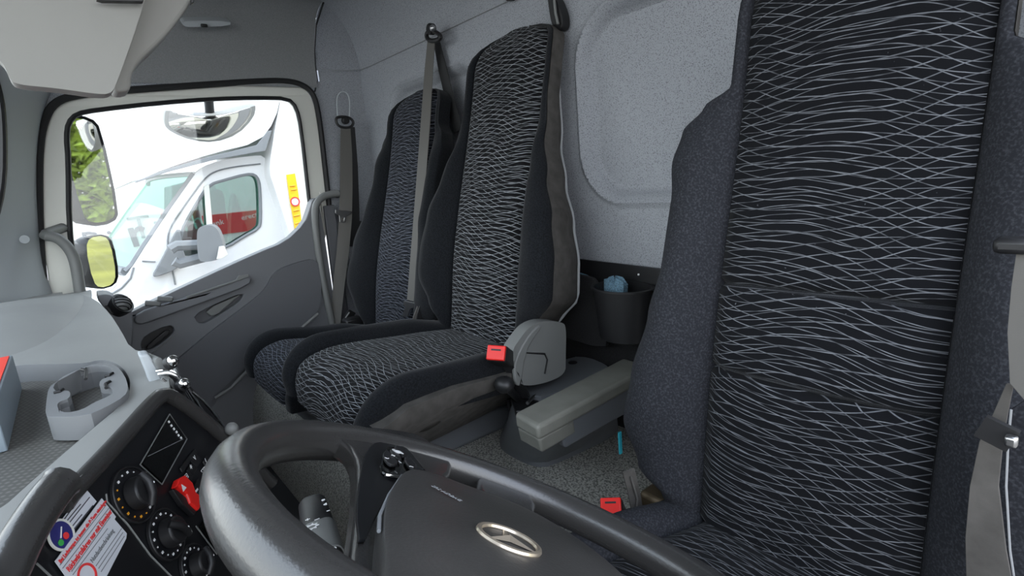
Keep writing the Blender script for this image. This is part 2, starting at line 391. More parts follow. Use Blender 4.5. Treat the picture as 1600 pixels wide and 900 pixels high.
# windscreen, firewall, floor, driver's side
S(plate('window_2', [(.02, 1.46, .70), (2.02, 1.46, .70), (1.98, 1.46, 1.55), (.06, 1.46, 1.55)], (0, .006, 0), M_glass, bevel=0))
S(box('floor', (1.05, .76, -.03), (2.35, 1.56, .06), M_floor, bevel=0))
S(box('wall_front', (1.05, 1.52, .33), (2.35, .04, .74), M_floor, bevel=0))
S(plate('wall_left', [(-.06, -.03, 0), (-.06, .26, 0), (-.06, .20, 1.6), (-.06, -.03, 1.6)], (-.03, 0, 0), M_wall, bevel=0))
S(plate('trim_9', [(-.06, 1.42, .0), (-.06, 1.52, 0), (-.06, 1.52, 1.6), (-.06, 1.30, 1.6)], (-.03, 0, 0), M_pillar, bevel=0))
def tun(u, v):
    prof = [(.50, 0), (.515, .20), (.56, .25), (.80, .262), (1.2, .262), (2.19, .262)]
    k = u*(len(prof)-1); i = min(int(k), len(prof)-2); t = k-i
    x = prof[i][0]*(1-t)+prof[i+1][0]*t; z = prof[i][1]*(1-t)+prof[i+1][1]*t
    y = v*.66
    if v > .9: z *= math.cos((v-.9)/.1*PI/2)**.5 if v < 1 else 0
    if .3 < y < .6: z += .004*math.sin((y-.3)/.3*PI)
    return Vector((x, y, max(z, 0)))
eng = grid('engine_cover', tun, 60, 50, M_tunnel, ang=60)
tag(eng, 'grained dark grey engine cover between driver seat and bench', 'engine cover', kind='structure')
S(plate('trim_10', [(.3, .004, .26), (W, .004, .26), (W, .004, .702), (.3, .004, .702)], (0, .012, 0), M_carpet, bevel=.003))

# ------------------------------------------------------------ passenger door: frame, glass, panel
go = [(2.2,1.0053,1.1028),(2.2,1.0427,0.9094),(2.2,1.058,0.7696),(2.2,1.0625,0.6663),(2.2,0.9727,0.5698),(2.2,0.7507,0.6453),(2.2,0.5235,0.7135),(2.2,0.4086,0.75),(2.2,0.3176,0.8184),(2.2,0.2924,0.8788),(2.2,0.2898,0.9415),(2.2,0.2772,1.1855),(2.2,0.2818,1.2615),(2.2,0.3076,1.294),(2.2,0.4227,1.2947),(2.2,0.5726,1.2882),(2.2,0.7296,1.2739),(2.2,0.907,1.251),(2.2,0.9574,1.2396),(2.2,0.9831,1.2132),(2.2,0.9965,1.1697)]
go = rnd(go, 1)
fo = [(2.2,1.0404,1.1047),(2.2,1.0792,0.914),(2.2,1.0977,0.7767),(2.2,1.1228,0.5751),(2.2,0.9955,0.4526),(2.2,0.7715,0.5322),(2.2,0.5426,0.6032),(2.2,0.3621,0.6711),(2.2,0.2799,0.749),(2.2,0.2476,0.8354),(2.2,0.2417,0.9372),(2.2,0.2324,1.1847),(2.2,0.2368,1.2808),(2.2,0.2647,1.3204),(2.2,0.3129,1.3332),(2.2,0.4168,1.3283),(2.2,0.6289,1.3063),(2.2,0.8157,1.2889),(2.2,0.9434,1.27),(2.2,0.997,1.2359),(2.2,1.0236,1.1799)]
door = thing('door_1', (2.17,0.8003,0.4024), 'passenger door with dark grey inner panel and white window frame', 'door'); door['kind'] = 'structure'
_fc = sum((Vector(p) for p in fo), Vector())/len(fo)
fo = [Vector(p)+(Vector(p)-_fc).normalized()*.03+Vector((.004, 0, 0)) for p in fo]
plate('window_frame', rnd(fo, 1), (.03, 0, 0), M_cream, door, holes=[go], bevel=.004)
plate('outer_skin', [Vector(p)+Vector((.03, 0, 0)) for p in [(2.2,1.1026,0.6751),(2.2,0.9748,0.5592),(2.2,0.7528,0.634),(2.2,0.5252,0.704),(2.2,0.3147,0.8053),(2.2,0.2572,0.7588),(2.2,0.2588,0.4082)]] + [Vector(p) for p in [(W+.03, .32, .05), (W+.03, 1.12, .05)]], (.02, 0, 0), M_cream, door, bevel=0)
tube('glass_channel', [p+Vector((-.002, 0, 0)) for p in go], .0075, M_black, door, closed=True, n=8)
win = plate('window_1', [p+Vector((.012, 0, 0)) for p in go], (.004, 0, 0), M_glass, bevel=0); S(win)
rec = [(2.15,0.7693,0.5559),(2.15,0.6888,0.5843),(2.15,0.5978,0.603),(2.15,0.6087,0.5788),(2.15,0.6519,0.5546),(2.15,0.7375,0.5202),(2.15,0.7608,0.5259)]
han = [(2.15,0.9367,0.5004),(2.15,0.918,0.5223),(2.15,0.8474,0.5426),(2.15,0.8335,0.5255),(2.15,0.8426,0.5072),(2.15,0.9018,0.4728),(2.15,0.9368,0.4713)]
dp = [(2.15,1.0803,0.693),(2.15,1.0321,0.6285),(2.15,0.9634,0.5909),(2.15,0.9423,0.6098),(2.15,0.7542,0.6697),(2.15,0.5322,0.7375),(2.15,0.4216,0.7641),(2.15,0.3387,0.8244),(2.15,0.31,0.878),(2.15,0.2946,0.911),(2.15,0.2732,0.9189),(2.15,0.2678,0.8257),(2.15,0.2699,0.6329),(2.15,0.2711,0.4734),(2.15,0.2614,0.3618)] + [(2.15, .33, .12), (2.15, .60, .08), (2.15, 1.10, .08), (2.15, 1.14, .3)]
plate('door_panel', rnd(dp, 1), (.05, 0, 0), M_door, door, holes=[rnd(rec, 1), rnd(han, 1)], bevel=.007, smooth=True)
plate('recess_lining', [Vector(p)+Vector((.028, 0, 0)) for p in [(2.15,0.7967,0.5463),(2.15,0.5844,0.6293),(2.15,0.584,0.5686),(2.15,0.7476,0.4872)]], (.008, 0, 0), M_door2, door, bevel=0)
plate('pull_grip', [(2.16,0.7291,0.5567),(2.16,0.7012,0.5739),(2.16,0.6029,0.5981),(2.16,0.6468,0.5713),(2.16,0.6901,0.5428),(2.16,0.7158,0.5393)], (.02, 0, 0), M_greyp, door, bevel=.003)
plate('handle_recess', [Vector(p)+Vector((.028, 0, 0)) for p in [(2.15,0.9512,0.5177),(2.15,0.8328,0.5595),(2.15,0.8122,0.5155),(2.15,0.9379,0.4468)]], (.008, 0, 0), M_black, door, bevel=0)
hd = plate('door_handle', rnd([(2.155,0.9297,0.4773),(2.155,0.8935,0.5036),(2.155,0.8534,0.5274),(2.155,0.8446,0.5137),(2.155,0.8871,0.4883),(2.155,0.9167,0.4691)], 1), (.008, 0, 0), M_black, door, bevel=.003)
tube('handle_edge', [(2.147,0.9123,0.4582),(2.147,0.8703,0.483),(2.147,0.836,0.5037)], .0022, M_greyp, door, n=6)
plate('lower_pad', rnd([(2.15,0.4833,0.6636),(2.15,0.4016,0.6816),(2.15,0.3133,0.687),(2.15,0.3162,0.5892),(2.15,0.3343,0.493),(2.15,0.3687,0.456),(2.15,0.4977,0.397),(2.15,0.5997,0.3485),(2.15,0.7336,0.2768),(2.15,0.7782,0.2049),(2.15,0.8548,0.2323),(2.15,0.8893,0.3397),(2.15,0.8777,0.4015),(2.15,0.8455,0.4199),(2.15,0.7192,0.4966),(2.15,0.5724,0.5709),(2.15,0.5234,0.6049)], 2), (-.018, 0, 0), M_door2, door, bevel=.009, seg=3, smooth=True)
plate('arm_ledge', rnd([(2.15,0.9308,0.605),(2.15,0.8364,0.6213),(2.15,0.7858,0.6262),(2.15,0.619,0.6551),(2.15,0.5659,0.6594),(2.15,0.578,0.628),(2.15,0.7271,0.5997),(2.15,0.8288,0.5813),(2.15,0.921,0.5631),(2.15,0.9437,0.5752)], 1), (-.022, 0, 0), M_door, door, bevel=.006, seg=3, smooth=True)
plate('ledge_lid', [(2.127,0.7845,0.631),(2.127,0.6216,0.6579),(2.127,0.6105,0.6722),(2.127,0.5762,0.6706),(2.127,0.5757,0.661),(2.127,0.6228,0.6511),(2.127,0.782,0.6237)], (-.006, 0, 0), M_greyp, door, bevel=.002)
for c in ((239, 474), (258, 467)):
    x, y, z = {(239,474): (2.123,0.8808,0.628), (258,467): (2.123,0.8446,0.6355)}[c]
    box('window_switch', (x, y, z), (.014, .045, .017), M_greyp, door, rot=Matrix.Rotation(.28, 3, 'X'), bevel=.004)
tube('lower_edge_strip', [(2.1,0.7655,0.2593),(2.1,0.7072,0.2813),(2.1,0.6726,0.3071),(2.1,0.6278,0.3379),(2.1,0.5403,0.3725),(2.1,0.3607,0.4748)], .006, M_greyp, door, n=8)
vh = thing('side_air_vent', (2.0,0.9855,0.6158), 'dark grey round air vent at the end of the dashboard beside the passenger door', 'air vent')
plate('housing', rnd([(2.05,1.0261,0.6938),(2.05,0.9946,0.6932),(2.05,0.9756,0.675),(2.05,0.974,0.6502),(2.05,0.9605,0.6349),(2.05,0.9446,0.6395),(2.05,0.9474,0.5986),(2.05,0.9692,0.5033),(2.05,0.9876,0.5462),(2.05,1.0041,0.6286)], 1), (.12, 0, 0), M_door, vh, bevel=.008, seg=3, smooth=True)
vc = Vector((2.06,0.9681,0.6517)); vn = Vector((-.6, -.62, .5)).normalized()
disc('vent_ring', vc-vn*.02, vn, .034, .03, M_black, vh, rin=.027)
ball('vent_ball', vc, .027, M_greyp, vh)
for k in range(5):
    d = (k-2)*.010; a = Vector((.35, -.75, -.5)).normalized(); b = vn.cross(a)
    h = math.sqrt(.028**2-d*d)
    tube('louvre', [vc+b*d+a*h*math.cos(t)+vn*h*math.sin(t) for t in [PI*i/8 for i in range(9)]], .0022, M_black, vh, n=6)
plate('vent_slot', [(2.045,1.0096,0.6589),(2.045,1.0031,0.6595),(2.045,0.9904,0.6343),(2.045,0.9931,0.6288),(2.045,1.0,0.6345)], (-.004, 0, 0), M_black, vh, bevel=.001)

# grab handles
gh = tag(tube('grab_handle', rnd([(2.20,1.06,.90)] + [(2.13,1.1138,0.8856),(2.13,1.08,0.877),(2.13,1.0592,0.8448),(2.13,1.0505,0.804),(2.13,1.055,0.7347),(2.13,1.063,0.6551)], 2, False), .015, M_greyp, n=12), 'curved dark grey grab handle on the windscreen pillar', 'grab handle')
gh2 = thing('grab_handle', (2.17, .2, .6), 'tall dark grey grab handle on the pillar behind the passenger door', 'grab handle')
tube('bar', rnd([(2.14,0.1904,0.926),(2.14,0.235,0.925),(2.14,0.273,0.9112),(2.14,0.2967,0.8741),(2.14,0.3063,0.7678),(2.14,0.307,0.5884),(2.14,0.2985,0.4274),(2.14,0.2917,0.3165)], 2, False), .014, M_greyp, gh2, n=12)
ball('end_cap', (2.15,0.192,0.9239), .016, M_black, gh2)
# door pillar edges behind the passenger door
S(tube('trim_11', [(2.185,0.2472,0.9373),(2.185,0.2453,0.8353),(2.185,0.2482,0.5993),(2.185,0.2432,0.3508)], .004, M_cream, n=6))
S(plate('trim_12', [(2.19,0.2465,0.8815),(2.19,0.2014,0.882),(2.19,0.214,0.3424),(2.19,0.2617,0.3266)], (-.02, 0, 0), M_door2, bevel=.004))

# dome lamp and handle clips on the ceiling edge
dl = thing('ceiling_handle_cap', (2.08,0.5714,1.5029), 'white oblong cap with a dark button at the ceiling edge above the door', 'cap')
plate('body', rnd([(2.1,0.635,1.5097),(2.1,0.6064,1.5162),(2.1,0.4881,1.5254),(2.1,0.493,1.5089),(2.1,0.6104,1.4946),(2.1,0.6356,1.4963)], 1), (.03, 0, .02), M_pillar, dl, bevel=.003)
box('button', (2.09,0.5756,1.5011), (.01, .02, .01), M_black, dl, bevel=.003)

# overhead sun visor at top left
vs = thing('sun_visor', (0.9,0.9943,1.1888), 'pale grey overhead visor at top left, folded down in front of the windscreen', 'sun visor')
plate('visor_panel', rnd([(0.9,1.0939,1.1786),(0.9,1.0771,1.1361),(0.9,1.0693,1.1252),(0.9,1.068,1.1095),(0.9,1.0638,1.1024),(0.9,1.025,1.099),(0.9,0.9876,1.0929),(0.9,0.972,1.0932),(0.9,0.9635,1.1053),(0.9,0.9103,1.2131),(0.9,0.8952,1.2616),(0.9,0.8359,1.476),(0.9,1.0441,1.4116),(0.9,1.1068,1.1905)], 2), (.035, 0, 0), M_visor, vs, bevel=.010, seg=4, smooth=True)
plate('visor_flap', rnd([(0.945,0.9684,1.1028),(0.945,0.9494,1.1032),(0.945,0.9428,1.1101),(0.945,0.9399,1.1254),(0.945,0.9283,1.1427),(0.945,0.8967,1.1718),(0.945,0.8791,1.1902),(0.945,0.8424,1.235),(0.945,0.8098,1.289),(0.945,0.7149,1.5283),(0.945,0.8363,1.4914),(0.945,0.896,1.2759),(0.945,0.9056,1.226),(0.945,0.951,1.1399)], 1), (.05, 0, 0), M_visor, vs, bevel=.008, seg=3, smooth=True)
plate('hinge_strip', [(0.885,0.9663,1.2032),(0.885,0.9145,1.21),(0.885,0.9159,1.206),(0.885,0.9601,1.2018)], (.01, 0, 0), M_black, vs, bevel=.001)
plate('catch', [(0.93,0.8498,1.2299),(0.93,0.8445,1.2323),(0.93,0.8466,1.2253),(0.93,0.8502,1.2232)], (.01, 0, 0), M_black, vs, bevel=.001)

# ------------------------------------------------------------ outside: ground, lorries, trees, mirrors
G = -1.15
def slab(name, x0, x1, y0, y1, z, m):
    return S(mesh(name, [(x0, y0, z), (x1, y0, z), (x1, y1, z), (x0, y1, z)], [(0, 1, 2, 3)], m, smooth=False))
slab('ground_yard', -40, 60, -9, 50, G, M_asphalt)
slab('ground_meadow', -120, 160, -120, -9, G-.01, M_field)
bb = thing('own_lorry', (1.1, -2.5, G+.6), 'white box body of this lorry behind the cab with a red band', 'lorry body')
box('body', (1.08, -3.10, 1.0), (2.34, 6.0, 2.5), M_white2, bb, bevel=.01)
box('red_band', (2.256, -3.10, 0.658), (.01, 5.98, 0.226), M_vred, bb, bevel=0)

text('lettering', 'erect', (2.263, -.50, .70), (0, -1, .12), (0, 0, 1), .085, M_print, bb)
text('lettering', 'rhank', (2.263, -.12, .66), (0, -1, .12), (0, 0, 1), .085, M_print, bb)
vx = 4.5
van = thing('van', (4.9, .2, G), 'white van parked beside the passenger door with its cab facing left', 'van')
side = [(4.5,0.7772,0.5205),(4.5,0.8101,0.4822),(4.5,0.9158,0.3792),(4.5,1.1013,0.3409),(4.5,1.2297,0.1911),(4.5,1.4199,-0.2729),(4.5,-0.3104,-0.8934),(4.5,-0.5029,0.3005),(4.5,-0.2375,1.0299),(4.5,-0.2361,1.1611),(4.5,-0.2158,1.2341),(4.5,-0.1379,1.2378),(4.5,0.0869,1.2166),(4.5,0.2074,1.178),(4.5,0.2779,1.1285),(4.5,0.4854,0.8876),(4.5,0.668,0.6667)]
dwin = rnd([(4.5,0.431,0.7365),(4.5,0.3374,0.8713),(4.5,0.2401,0.9987),(4.5,0.1808,1.0487),(4.5,0.1138,1.0665),(4.5,-0.0692,1.1047),(4.5,-0.1269,1.096),(4.5,-0.147,1.0514),(4.5,-0.1413,0.9649),(4.5,-0.1085,0.7481),(4.5,-0.0847,0.6918),(4.5,0.0343,0.644),(4.5,0.1567,0.5842),(4.5,0.3116,0.5606),(4.5,0.4386,0.5437),(4.5,0.4701,0.5906)], 1)
plate('body_side', rnd(side, 1), (.06, 0, 0), M_white, van, holes=[dwin], bevel=.02, seg=3, smooth=True)
near_a = [Vector(p) for p in [(4.52,0.2745,1.1293),(4.52,0.4829,0.8874),(4.52,0.6663,0.6655),(4.52,0.7595,0.5469),(4.52,0.8023,0.5145)]]
far_a = [p+Vector((1.75, .10, 0)) for p in near_a]
rows = [[a.lerp(b, t)+Vector((0, .10*math.sin(PI*t), .02*math.sin(PI*t))) for t in [i/8 for i in range(9)]] for a, b in zip(near_a, far_a)]
loft('windscreen', rows, M_vglass, van, closed=False)
tube('windscreen_edge', near_a, .022, M_vgrey, van, n=6)
tube('windscreen_top', rows[0], .02, M_white, van, n=6)
tube('windscreen_base', rows[-1], .03, M_vgrey, van, n=6)
bon = [Vector(p) for p in [(4.54,0.7905,0.4927),(4.54,0.9173,0.3969),(4.54,1.1034,0.3272),(4.54,1.262,0.1923),(4.54,1.3893,-0.1186)]]
loft('bonnet', [[p+Vector((t*1.75, .12*math.sin(PI*t), .05*math.sin(PI*t))) for t in [i/8 for i in range(9)]] for p in bon], M_white, van, closed=False)
plate('window_glass', [p+Vector((.03, 0, 0)) for p in dwin], (.005, 0, 0), M_vglass2, van, bevel=0)
tube('window_seal', [p+Vector((-.004, 0, 0)) for p in dwin], .012, M_vgrey, van, closed=True, n=6)
plate('quarter_bar', [(4.49,0.2345,1.039),(4.49,0.1993,1.0498),(4.49,0.2255,0.7889),(4.49,0.2438,0.6644),(4.49,0.2802,0.6508)], (-.015, 0, 0), M_cream, van, bevel=.004)
tube('door_seam', rnd([(4.495,-0.1807,1.1735),(4.495,-0.0115,1.1646),(4.495,0.1221,1.1451),(4.495,0.205,1.1051),(4.495,0.3177,0.9829),(4.495,0.4602,0.8175),(4.495,0.5148,0.7344),(4.495,0.5397,0.602),(4.495,0.5336,0.5093),(4.495,0.5358,0.3704)], 2, False), .006, M_vgrey, van, n=6)
tube('wing_seam', [(4.495,0.753,0.5344),(4.495,0.7848,0.4645),(4.495,0.8461,0.4097),(4.495,0.9244,0.3728)], .006, M_vgrey, van, n=6)
tube('pillar_seam', [(4.495,0.6983,0.5694),(4.495,0.6225,0.5521)], .005, M_vgrey, van, n=6)
plate('mirror_base', rnd([(4.49,0.6625,0.4644),(4.49,0.6168,0.5243),(4.49,0.532,0.6466),(4.49,0.4341,0.7917),(4.49,0.4475,0.6337),(4.49,0.4407,0.5401),(4.49,0.5124,0.4782),(4.49,0.6466,0.4478)], 1), (-.03, 0, 0), M_vgrey, van, bevel=.01)
for a, b in (((268, 386), (316, 380)), ((270, 412), (318, 403))):
    P = {(268, 386): [(4.3,0.5433,0.636),(4.3,0.5019,0.6559),(4.3,0.341,0.6406)], (270, 412): [(4.3,0.5358,0.5558),(4.3,0.5094,0.5336),(4.3,0.357,0.5528)]}[a]
    tube('mirror_arm', P, .035, M_vgrey, van, n=8)
plate('mirror_head', rnd([(4.28,0.3516,0.7321),(4.28,0.3291,0.769),(4.28,0.2712,0.7795),(4.28,0.2267,0.756),(4.28,0.2079,0.6764),(4.28,0.2076,0.5618),(4.28,0.2544,0.5326),(4.28,0.3565,0.5314),(4.28,0.3741,0.5659)], 2), (-.12, .04, 0), M_vgrey, van, bevel=.03, seg=3, smooth=True)
plate('indicator', [(4.15,0.2763,0.6247),(4.15,0.2443,0.6243),(4.15,0.2315,0.5599),(4.15,0.2755,0.5403),(4.15,0.3073,0.5411)], (-.01, 0, 0), M_cream, van, bevel=.003)
plate('seat_backrest', rnd([(5.2,0.0809,1.0033),(5.2,-0.0214,1.0265),(5.2,-0.0405,0.9384),(5.2,0.0165,0.4486),(5.2,0.1911,0.4772)], 2), (.14, 0, 0), M_vgrey, van, bevel=.03)
plate('seat_backrest', rnd([(5.6,-0.1882,0.9902),(5.6,-0.2784,0.9999),(5.6,-0.3185,0.9069),(5.6,-0.2381,0.3815),(5.6,-0.0737,0.4083)], 2), (.14, 0, 0), M_vgrey, van, bevel=.03)
loft('dashboard', [[Vector(q) for q in r] for r in ([(4.6,0.7213,0.4376),(4.6,0.5629,0.4073),(4.6,0.445,0.538),(4.6,0.5287,0.5894)], [(6.1,0.6923,0.382),(6.1,0.5416,0.3305),(6.1,0.4244,0.4577),(6.1,0.5055,0.5196)])], M_vgrey, van)
# the box body of the van, reaching forward over its cab
lut = [(4.35,-0.3864,1.6936),(4.35,-0.2983,1.474),(4.35,-0.1588,1.3216),(4.35,0.172,1.2543),(4.35,0.4507,1.1748),(4.35,0.6685,1.0903),(4.35,0.671,1.1314),(4.35,0.6256,1.1856),(4.35,0.5667,1.2723),(4.35,0.5004,1.4329),(4.35,0.34,1.9945),(4.35,-0.5853,2.0653),(4.35,-1.2797,2.1184),(4.35,-0.9383,-1.0734),(4.35,-0.1946,-0.8067),(4.35,-0.3019,0.3489),(4.35,-0.2088,1.0024),(4.35,-0.1928,1.0979),(4.35,-0.2341,1.2589)]
plate('box_body', rnd(lut, 1), (1.95, 0, 0), M_white, van, bevel=.05, seg=3, smooth=True)
plate('underside_shade', [(4.345,0.6483,1.0885),(4.345,0.4568,1.1455),(4.345,0.1816,1.2063),(4.345,-0.1001,1.246),(4.345,-0.1866,1.2559),(4.345,-0.2569,1.4007),(4.345,-0.2289,1.3967),(4.345,-0.1314,1.2993),(4.345,0.1761,1.2366),(4.345,0.4529,1.1663),(4.345,0.6536,1.0972)], (-.015, 0, 0), M_vgrey, van, bevel=.003)  # grey strip imitating the shaded underside of the overhang
ys = thing('warning_sticker', (4.3,-0.3142,0.8477), 'tall yellow sticker with a round sign on the van box', 'sticker')
plate('strip', [(4.33,-0.309,1.0748),(4.33,-0.3722,1.0801),(4.33,-0.3732,0.9397),(4.33,-0.3574,0.6353),(4.33,-0.3043,0.6126),(4.33,-0.3032,0.8976)], (.015, 0, 0), M_yellow, ys, bevel=0)
for i, P in enumerate(([(4.328,-0.3177,0.988),(4.328,-0.3565,0.9896)], [(4.328,-0.3224,0.9587),(4.328,-0.3613,0.9601)], [(4.328,-0.3103,0.7995),(4.328,-0.355,0.8044)], [(4.328,-0.3087,0.7605),(4.328,-0.3534,0.7651)], [(4.328,-0.3086,0.7014),(4.328,-0.3543,0.7105)])):
    tube('text_line', P, .006, M_orange, ys, n=5)
disc('sign', (4.325,-0.3356,0.8701), (-1, 0, 0), .034, .004, M_print, ys)
disc('sign_ring', (4.322,-0.3347,0.8701), (-1, 0, 0), .036, .004, M_inkred, ys, rin=.027)
# parked lorry further out, and an added red body imitating a window reflection
w2 = thing('box_lorry', (9.5, 1.5, G), 'large white box lorry parked behind the van at the left', 'lorry')
plate('box', [Vector(p) for p in [(8.5,0.9184,2.6894),(8.5,-2.5928,2.8889),(8.5,-1.7894,-2.1778),(8.5,1.6853,-1.0507)]], (1.8, 0, 0), M_white2, w2, bevel=.03)
text('lettering', 'Ri', (8.48,0.9594,0.5197), (0, -1, 0), (0, 0, 1), .42, M_vgrey, w2)
text('lettering', 'r', (8.48,0.4785,0.5786), (0, -1, .1), (0, 0, 1), .5, M_ink, w2, bold=.01)
text('lettering', 'Trans', (8.48,0.4463,0.6397), (0, -1, .05), (0, 0, 1), .42, M_vgrey, w2)
w3 = thing('window_reflection', (8.0, -2, G), 'red body with white lettering, added behind the van to imitate a reflection in its window', 'lorry')
plate('body', [Vector(p) for p in [(7.2,0.1127,0.8321),(7.2,-0.9336,0.8097),(7.2,-2.5037,0.8275),(7.2,-2.4302,0.3282),(7.2,-0.8802,0.4979),(7.2,0.1814,0.465)]], (.9, 0, 0), M_vred, w3, bevel=.01)
box('chassis', (7.9, -1.2, G+.75), (.9, 3.0, 1.5), M_black, w3, bevel=.02)
plate('upper_body', [Vector(p) for p in [(7.4,0.0301,1.1306),(7.4,-2.7343,1.7213),(7.4,-2.589,0.7331),(7.4,-0.9832,0.7739),(7.4,0.092,0.8)]], (.6, 0, 0), M_vgrey, w3, bevel=.01)
text('lettering', 'rhank', (7.18,0.0429,0.6796), (0, -1, .15), (0, 0, 1), .26, M_print, w3)
text('lettering', 'erect', (7.18,-0.5898,0.6533), (0, -1, .1), (0, 0, 1), .22, M_print, w3)
plate('cab_window', [Vector(p) for p in [(7.38,-0.4613,0.9678),(7.38,-0.5791,0.9877),(7.38,-0.5886,0.8782),(7.38,-0.445,0.8773)]], (-.02, 0, 0), M_ink, w3, bevel=0)
plate('cab_window', [Vector(p) for p in [(7.38,-0.7241,0.8961),(7.38,-0.8478,0.9159),(7.38,-0.8465,0.8204),(7.38,-0.7105,0.8186)]], (-.02, 0, 0), M_ink, w3, bevel=0)

def rnd_corner(P, k=.22):
    out = []; n = len(P)
    for i in range(n):
        a, b, c = P[i-1], P[i], P[(i+1) % n]
        out += [b+(a-b).normalized()*min(k*(a-b).length, .035), b+(c-b).normalized()*min(k*(c-b).length, .035)]
    return out
# own mirrors outside the passenger window
def ext_mirror(label, glass, off, hous, nrm):
    t = thing('wing_mirror', glass[0], label, 'mirror', None)
    n = Vector(nrm).normalized()
    c = sum((Vector(p) for p in glass), Vector())/len(glass)
    G2 = [Vector(p) - n*((Vector(p)-c).dot(n)) for p in glass]        # flatten on the mirror's own plane
    G3 = rnd(rnd_corner(G2), 1)
    plate('mirror_glass', G3, -n*.004, M_mirror, t, bevel=0)
    k = [c+(p-c)*1.07-n*.005 for p in G3]
    kk = [c+(p-c)*.80-n*hous for p in G3]; k5 = [c+(p-c)*.05-n*(hous+.01) for p in G3]; k3 = [c+(p-c)*1.02-n*hous*.5 for p in G3]
    loft('housing', [[c+(p-c)*1.05+n*.006 for p in G3], k, k3, kk, k5], M_black, t, caps=False)
    tube('bracket', [c-n*hous*.9+Vector((0, 0, .02)), c-n*hous*.9+Vector((-.05, .12, .02)), Vector((2.21, 1.20, c.z+.02))], .012, M_black, t)
    return t
def on_plane(pts, c, n):
    """drop the outline on the plane through c with normal n, along the x axis"""
    n = Vector(n).normalized(); out = []
    for p in pts:
        p = Vector(p); k = (Vector(c)-p).dot(n)/n.x; out.append(p+Vector((k, 0, 0)))
    return out
nm = (-.665, -.747, -.01)
def mrect(c, w, h, n):
    c = Vector(c); a = Vector((n[1], -n[0], 0)).normalized()
    return [c-a*w+Vector((0, 0, h)), c+a*w+Vector((0, 0, h)), c+a*w*.96-Vector((0, 0, h)), c-a*w*.96-Vector((0, 0, h*.98))]
g1 = mrect((2.46,0.9478,1.0784), .085, .180, nm)
ext_mirror('tall rectangular outside mirror showing trees and meadow', g1, 0, .10, nm)
n2 = (-.665, -.745, -.05)
g2 = mrect((2.46,0.9775,0.7597), .062, .092, n2)
ext_mirror('small lower outside mirror below the tall one, showing meadow and asphalt', g2, 0, .09, n2)
km = thing('kerb_mirror', (2.55,0.5034,1.3046), 'wide crescent kerb mirror hanging above the passenger window', 'mirror')
kg = rnd([(2.55,0.667,1.285),(2.55,0.6578,1.2993),(2.55,0.6105,1.2824),(2.55,0.5206,1.2746),(2.55,0.4217,1.2895),(2.55,0.3498,1.3128),(2.55,0.3339,1.3155),(2.55,0.3529,1.2659),(2.55,0.4248,1.2018),(2.55,0.5152,1.1735),(2.55,0.595,1.1837),(2.55,0.6562,1.2148),(2.55,0.6751,1.2418)], 1)
kc = sum(kg, Vector())/len(kg)
ks = [[kc+(p-kc)*s+Vector((-d, 0, 0)) for p in kg] for s, d in ((1, 0), (.85, .010), (.6, .018), (.3, .023), (.05, .025))]
loft('mirror_glass', ks, base_mat('kerb mirror glass', (.72, .68, .62), .05, metal=1), km)
loft('housing', [[kc+(p-kc)*s+Vector((d, 0, z)) for p in kg] for s, d, z in ((1.03, -.004, .0), (1.04, .01, .005), (1.0, .05, .02), (.6, .09, .03))], M_visor, km)
tube('arm', [kc+Vector((.05, -.02, .03)), kc+Vector((.02, -.02, .09)), kc+Vector((-.10, -.02, .14)), Vector((2.235, kc.y-.02, 1.45))], .018, M_black, km, n=10)

# trees at the edge of the meadow
def tree(x, y, h, label, seed):
    R = random.Random(seed); t = thing('tree', (x, y, G), label, 'tree', 'trees beyond the meadow')
    tube('trunk', [(x, y, G), (x+.1, y, G+h*.35), (x, y+.1, G+h*.7)], [h*.022, h*.016, h*.008], M_bark, t, n=8)
    V = []; F = []
    for i in range(1500):
        a = R.random()*2*PI; q = R.random()**.5; zz = R.random(); rad = h*.108*(1-abs(zz-.4)*1.1)*q
        c = Vector((x+math.cos(a)*rad, y+math.sin(a)*rad, G+h*(.06+.94*zz))); s = h*.027*(.6+R.random())
        d = [Vector((R.uniform(-1, 1), R.uniform(-1, 1), R.uniform(-1, 1)))*s for _ in range(4)]
        k = len(V); V += [c+q for q in d]; F += [(k, k+1, k+2), (k, k+2, k+3), (k, k+1, k+3), (k+1, k+2, k+3)]
    mesh('crown', V, F, M_leaf, t, smooth=False)
for i in range(17):
    R = random.Random(i)
    tree(-6+i*3.6, -38, R.uniform(14, 17), 'green leafy tree in the row beyond the meadow', i)
# ------------------------------------------------------------ dashboard
Z = .71
dash = thing('dashboard', (1.2, 1.1, .5), 'grey dashboard with recessed tray, cup holder and black control panel', 'dashboard')
tray = rnd([(1.196,1.1594,0.71),(1.0849,1.0745,0.71),(1.0886,1.0478,0.71),(1.0259,1.0295,0.71),(0.9283,1.023,0.71),(0.8561,1.0287,0.71),(0.8088,1.0411,0.71),(0.7543,1.0689,0.71),(0.656,1.1166,0.71),(0.587,1.1467,0.71),(0.6197,1.1948,0.71),(0.9287,1.2513,0.71),(1.1816,1.223,0.71)], 2)
edge = [(2.0433,1.0987,0.71),(2.0218,1.0588,0.71),(1.834,1.028,0.71),(1.5462,1.0125,0.71),(1.2948,1.0077,0.71),(1.1189,1.007,0.71),(1.0499,0.9844,0.71),(0.9678,0.9746,0.71),(0.8484,0.9834,0.71),(0.7935,0.9935,0.71),(0.79,1.0058,0.71),(0.683,1.0553,0.71),(0.6097,1.0885,0.71),(0.6056,1.1012,0.71),(0.5839,1.1167,0.71),(0.5539,1.1293,0.71),(0.5261,1.135,0.71)]
body = rnd([Vector(p) for p in edge], 1, False) + [Vector(p) for p in [(.30, 1.16, Z), (.05, 1.20, Z), (.05, 1.46, Z), (2.14, 1.46, Z), (2.14, 1.10, Z)]]
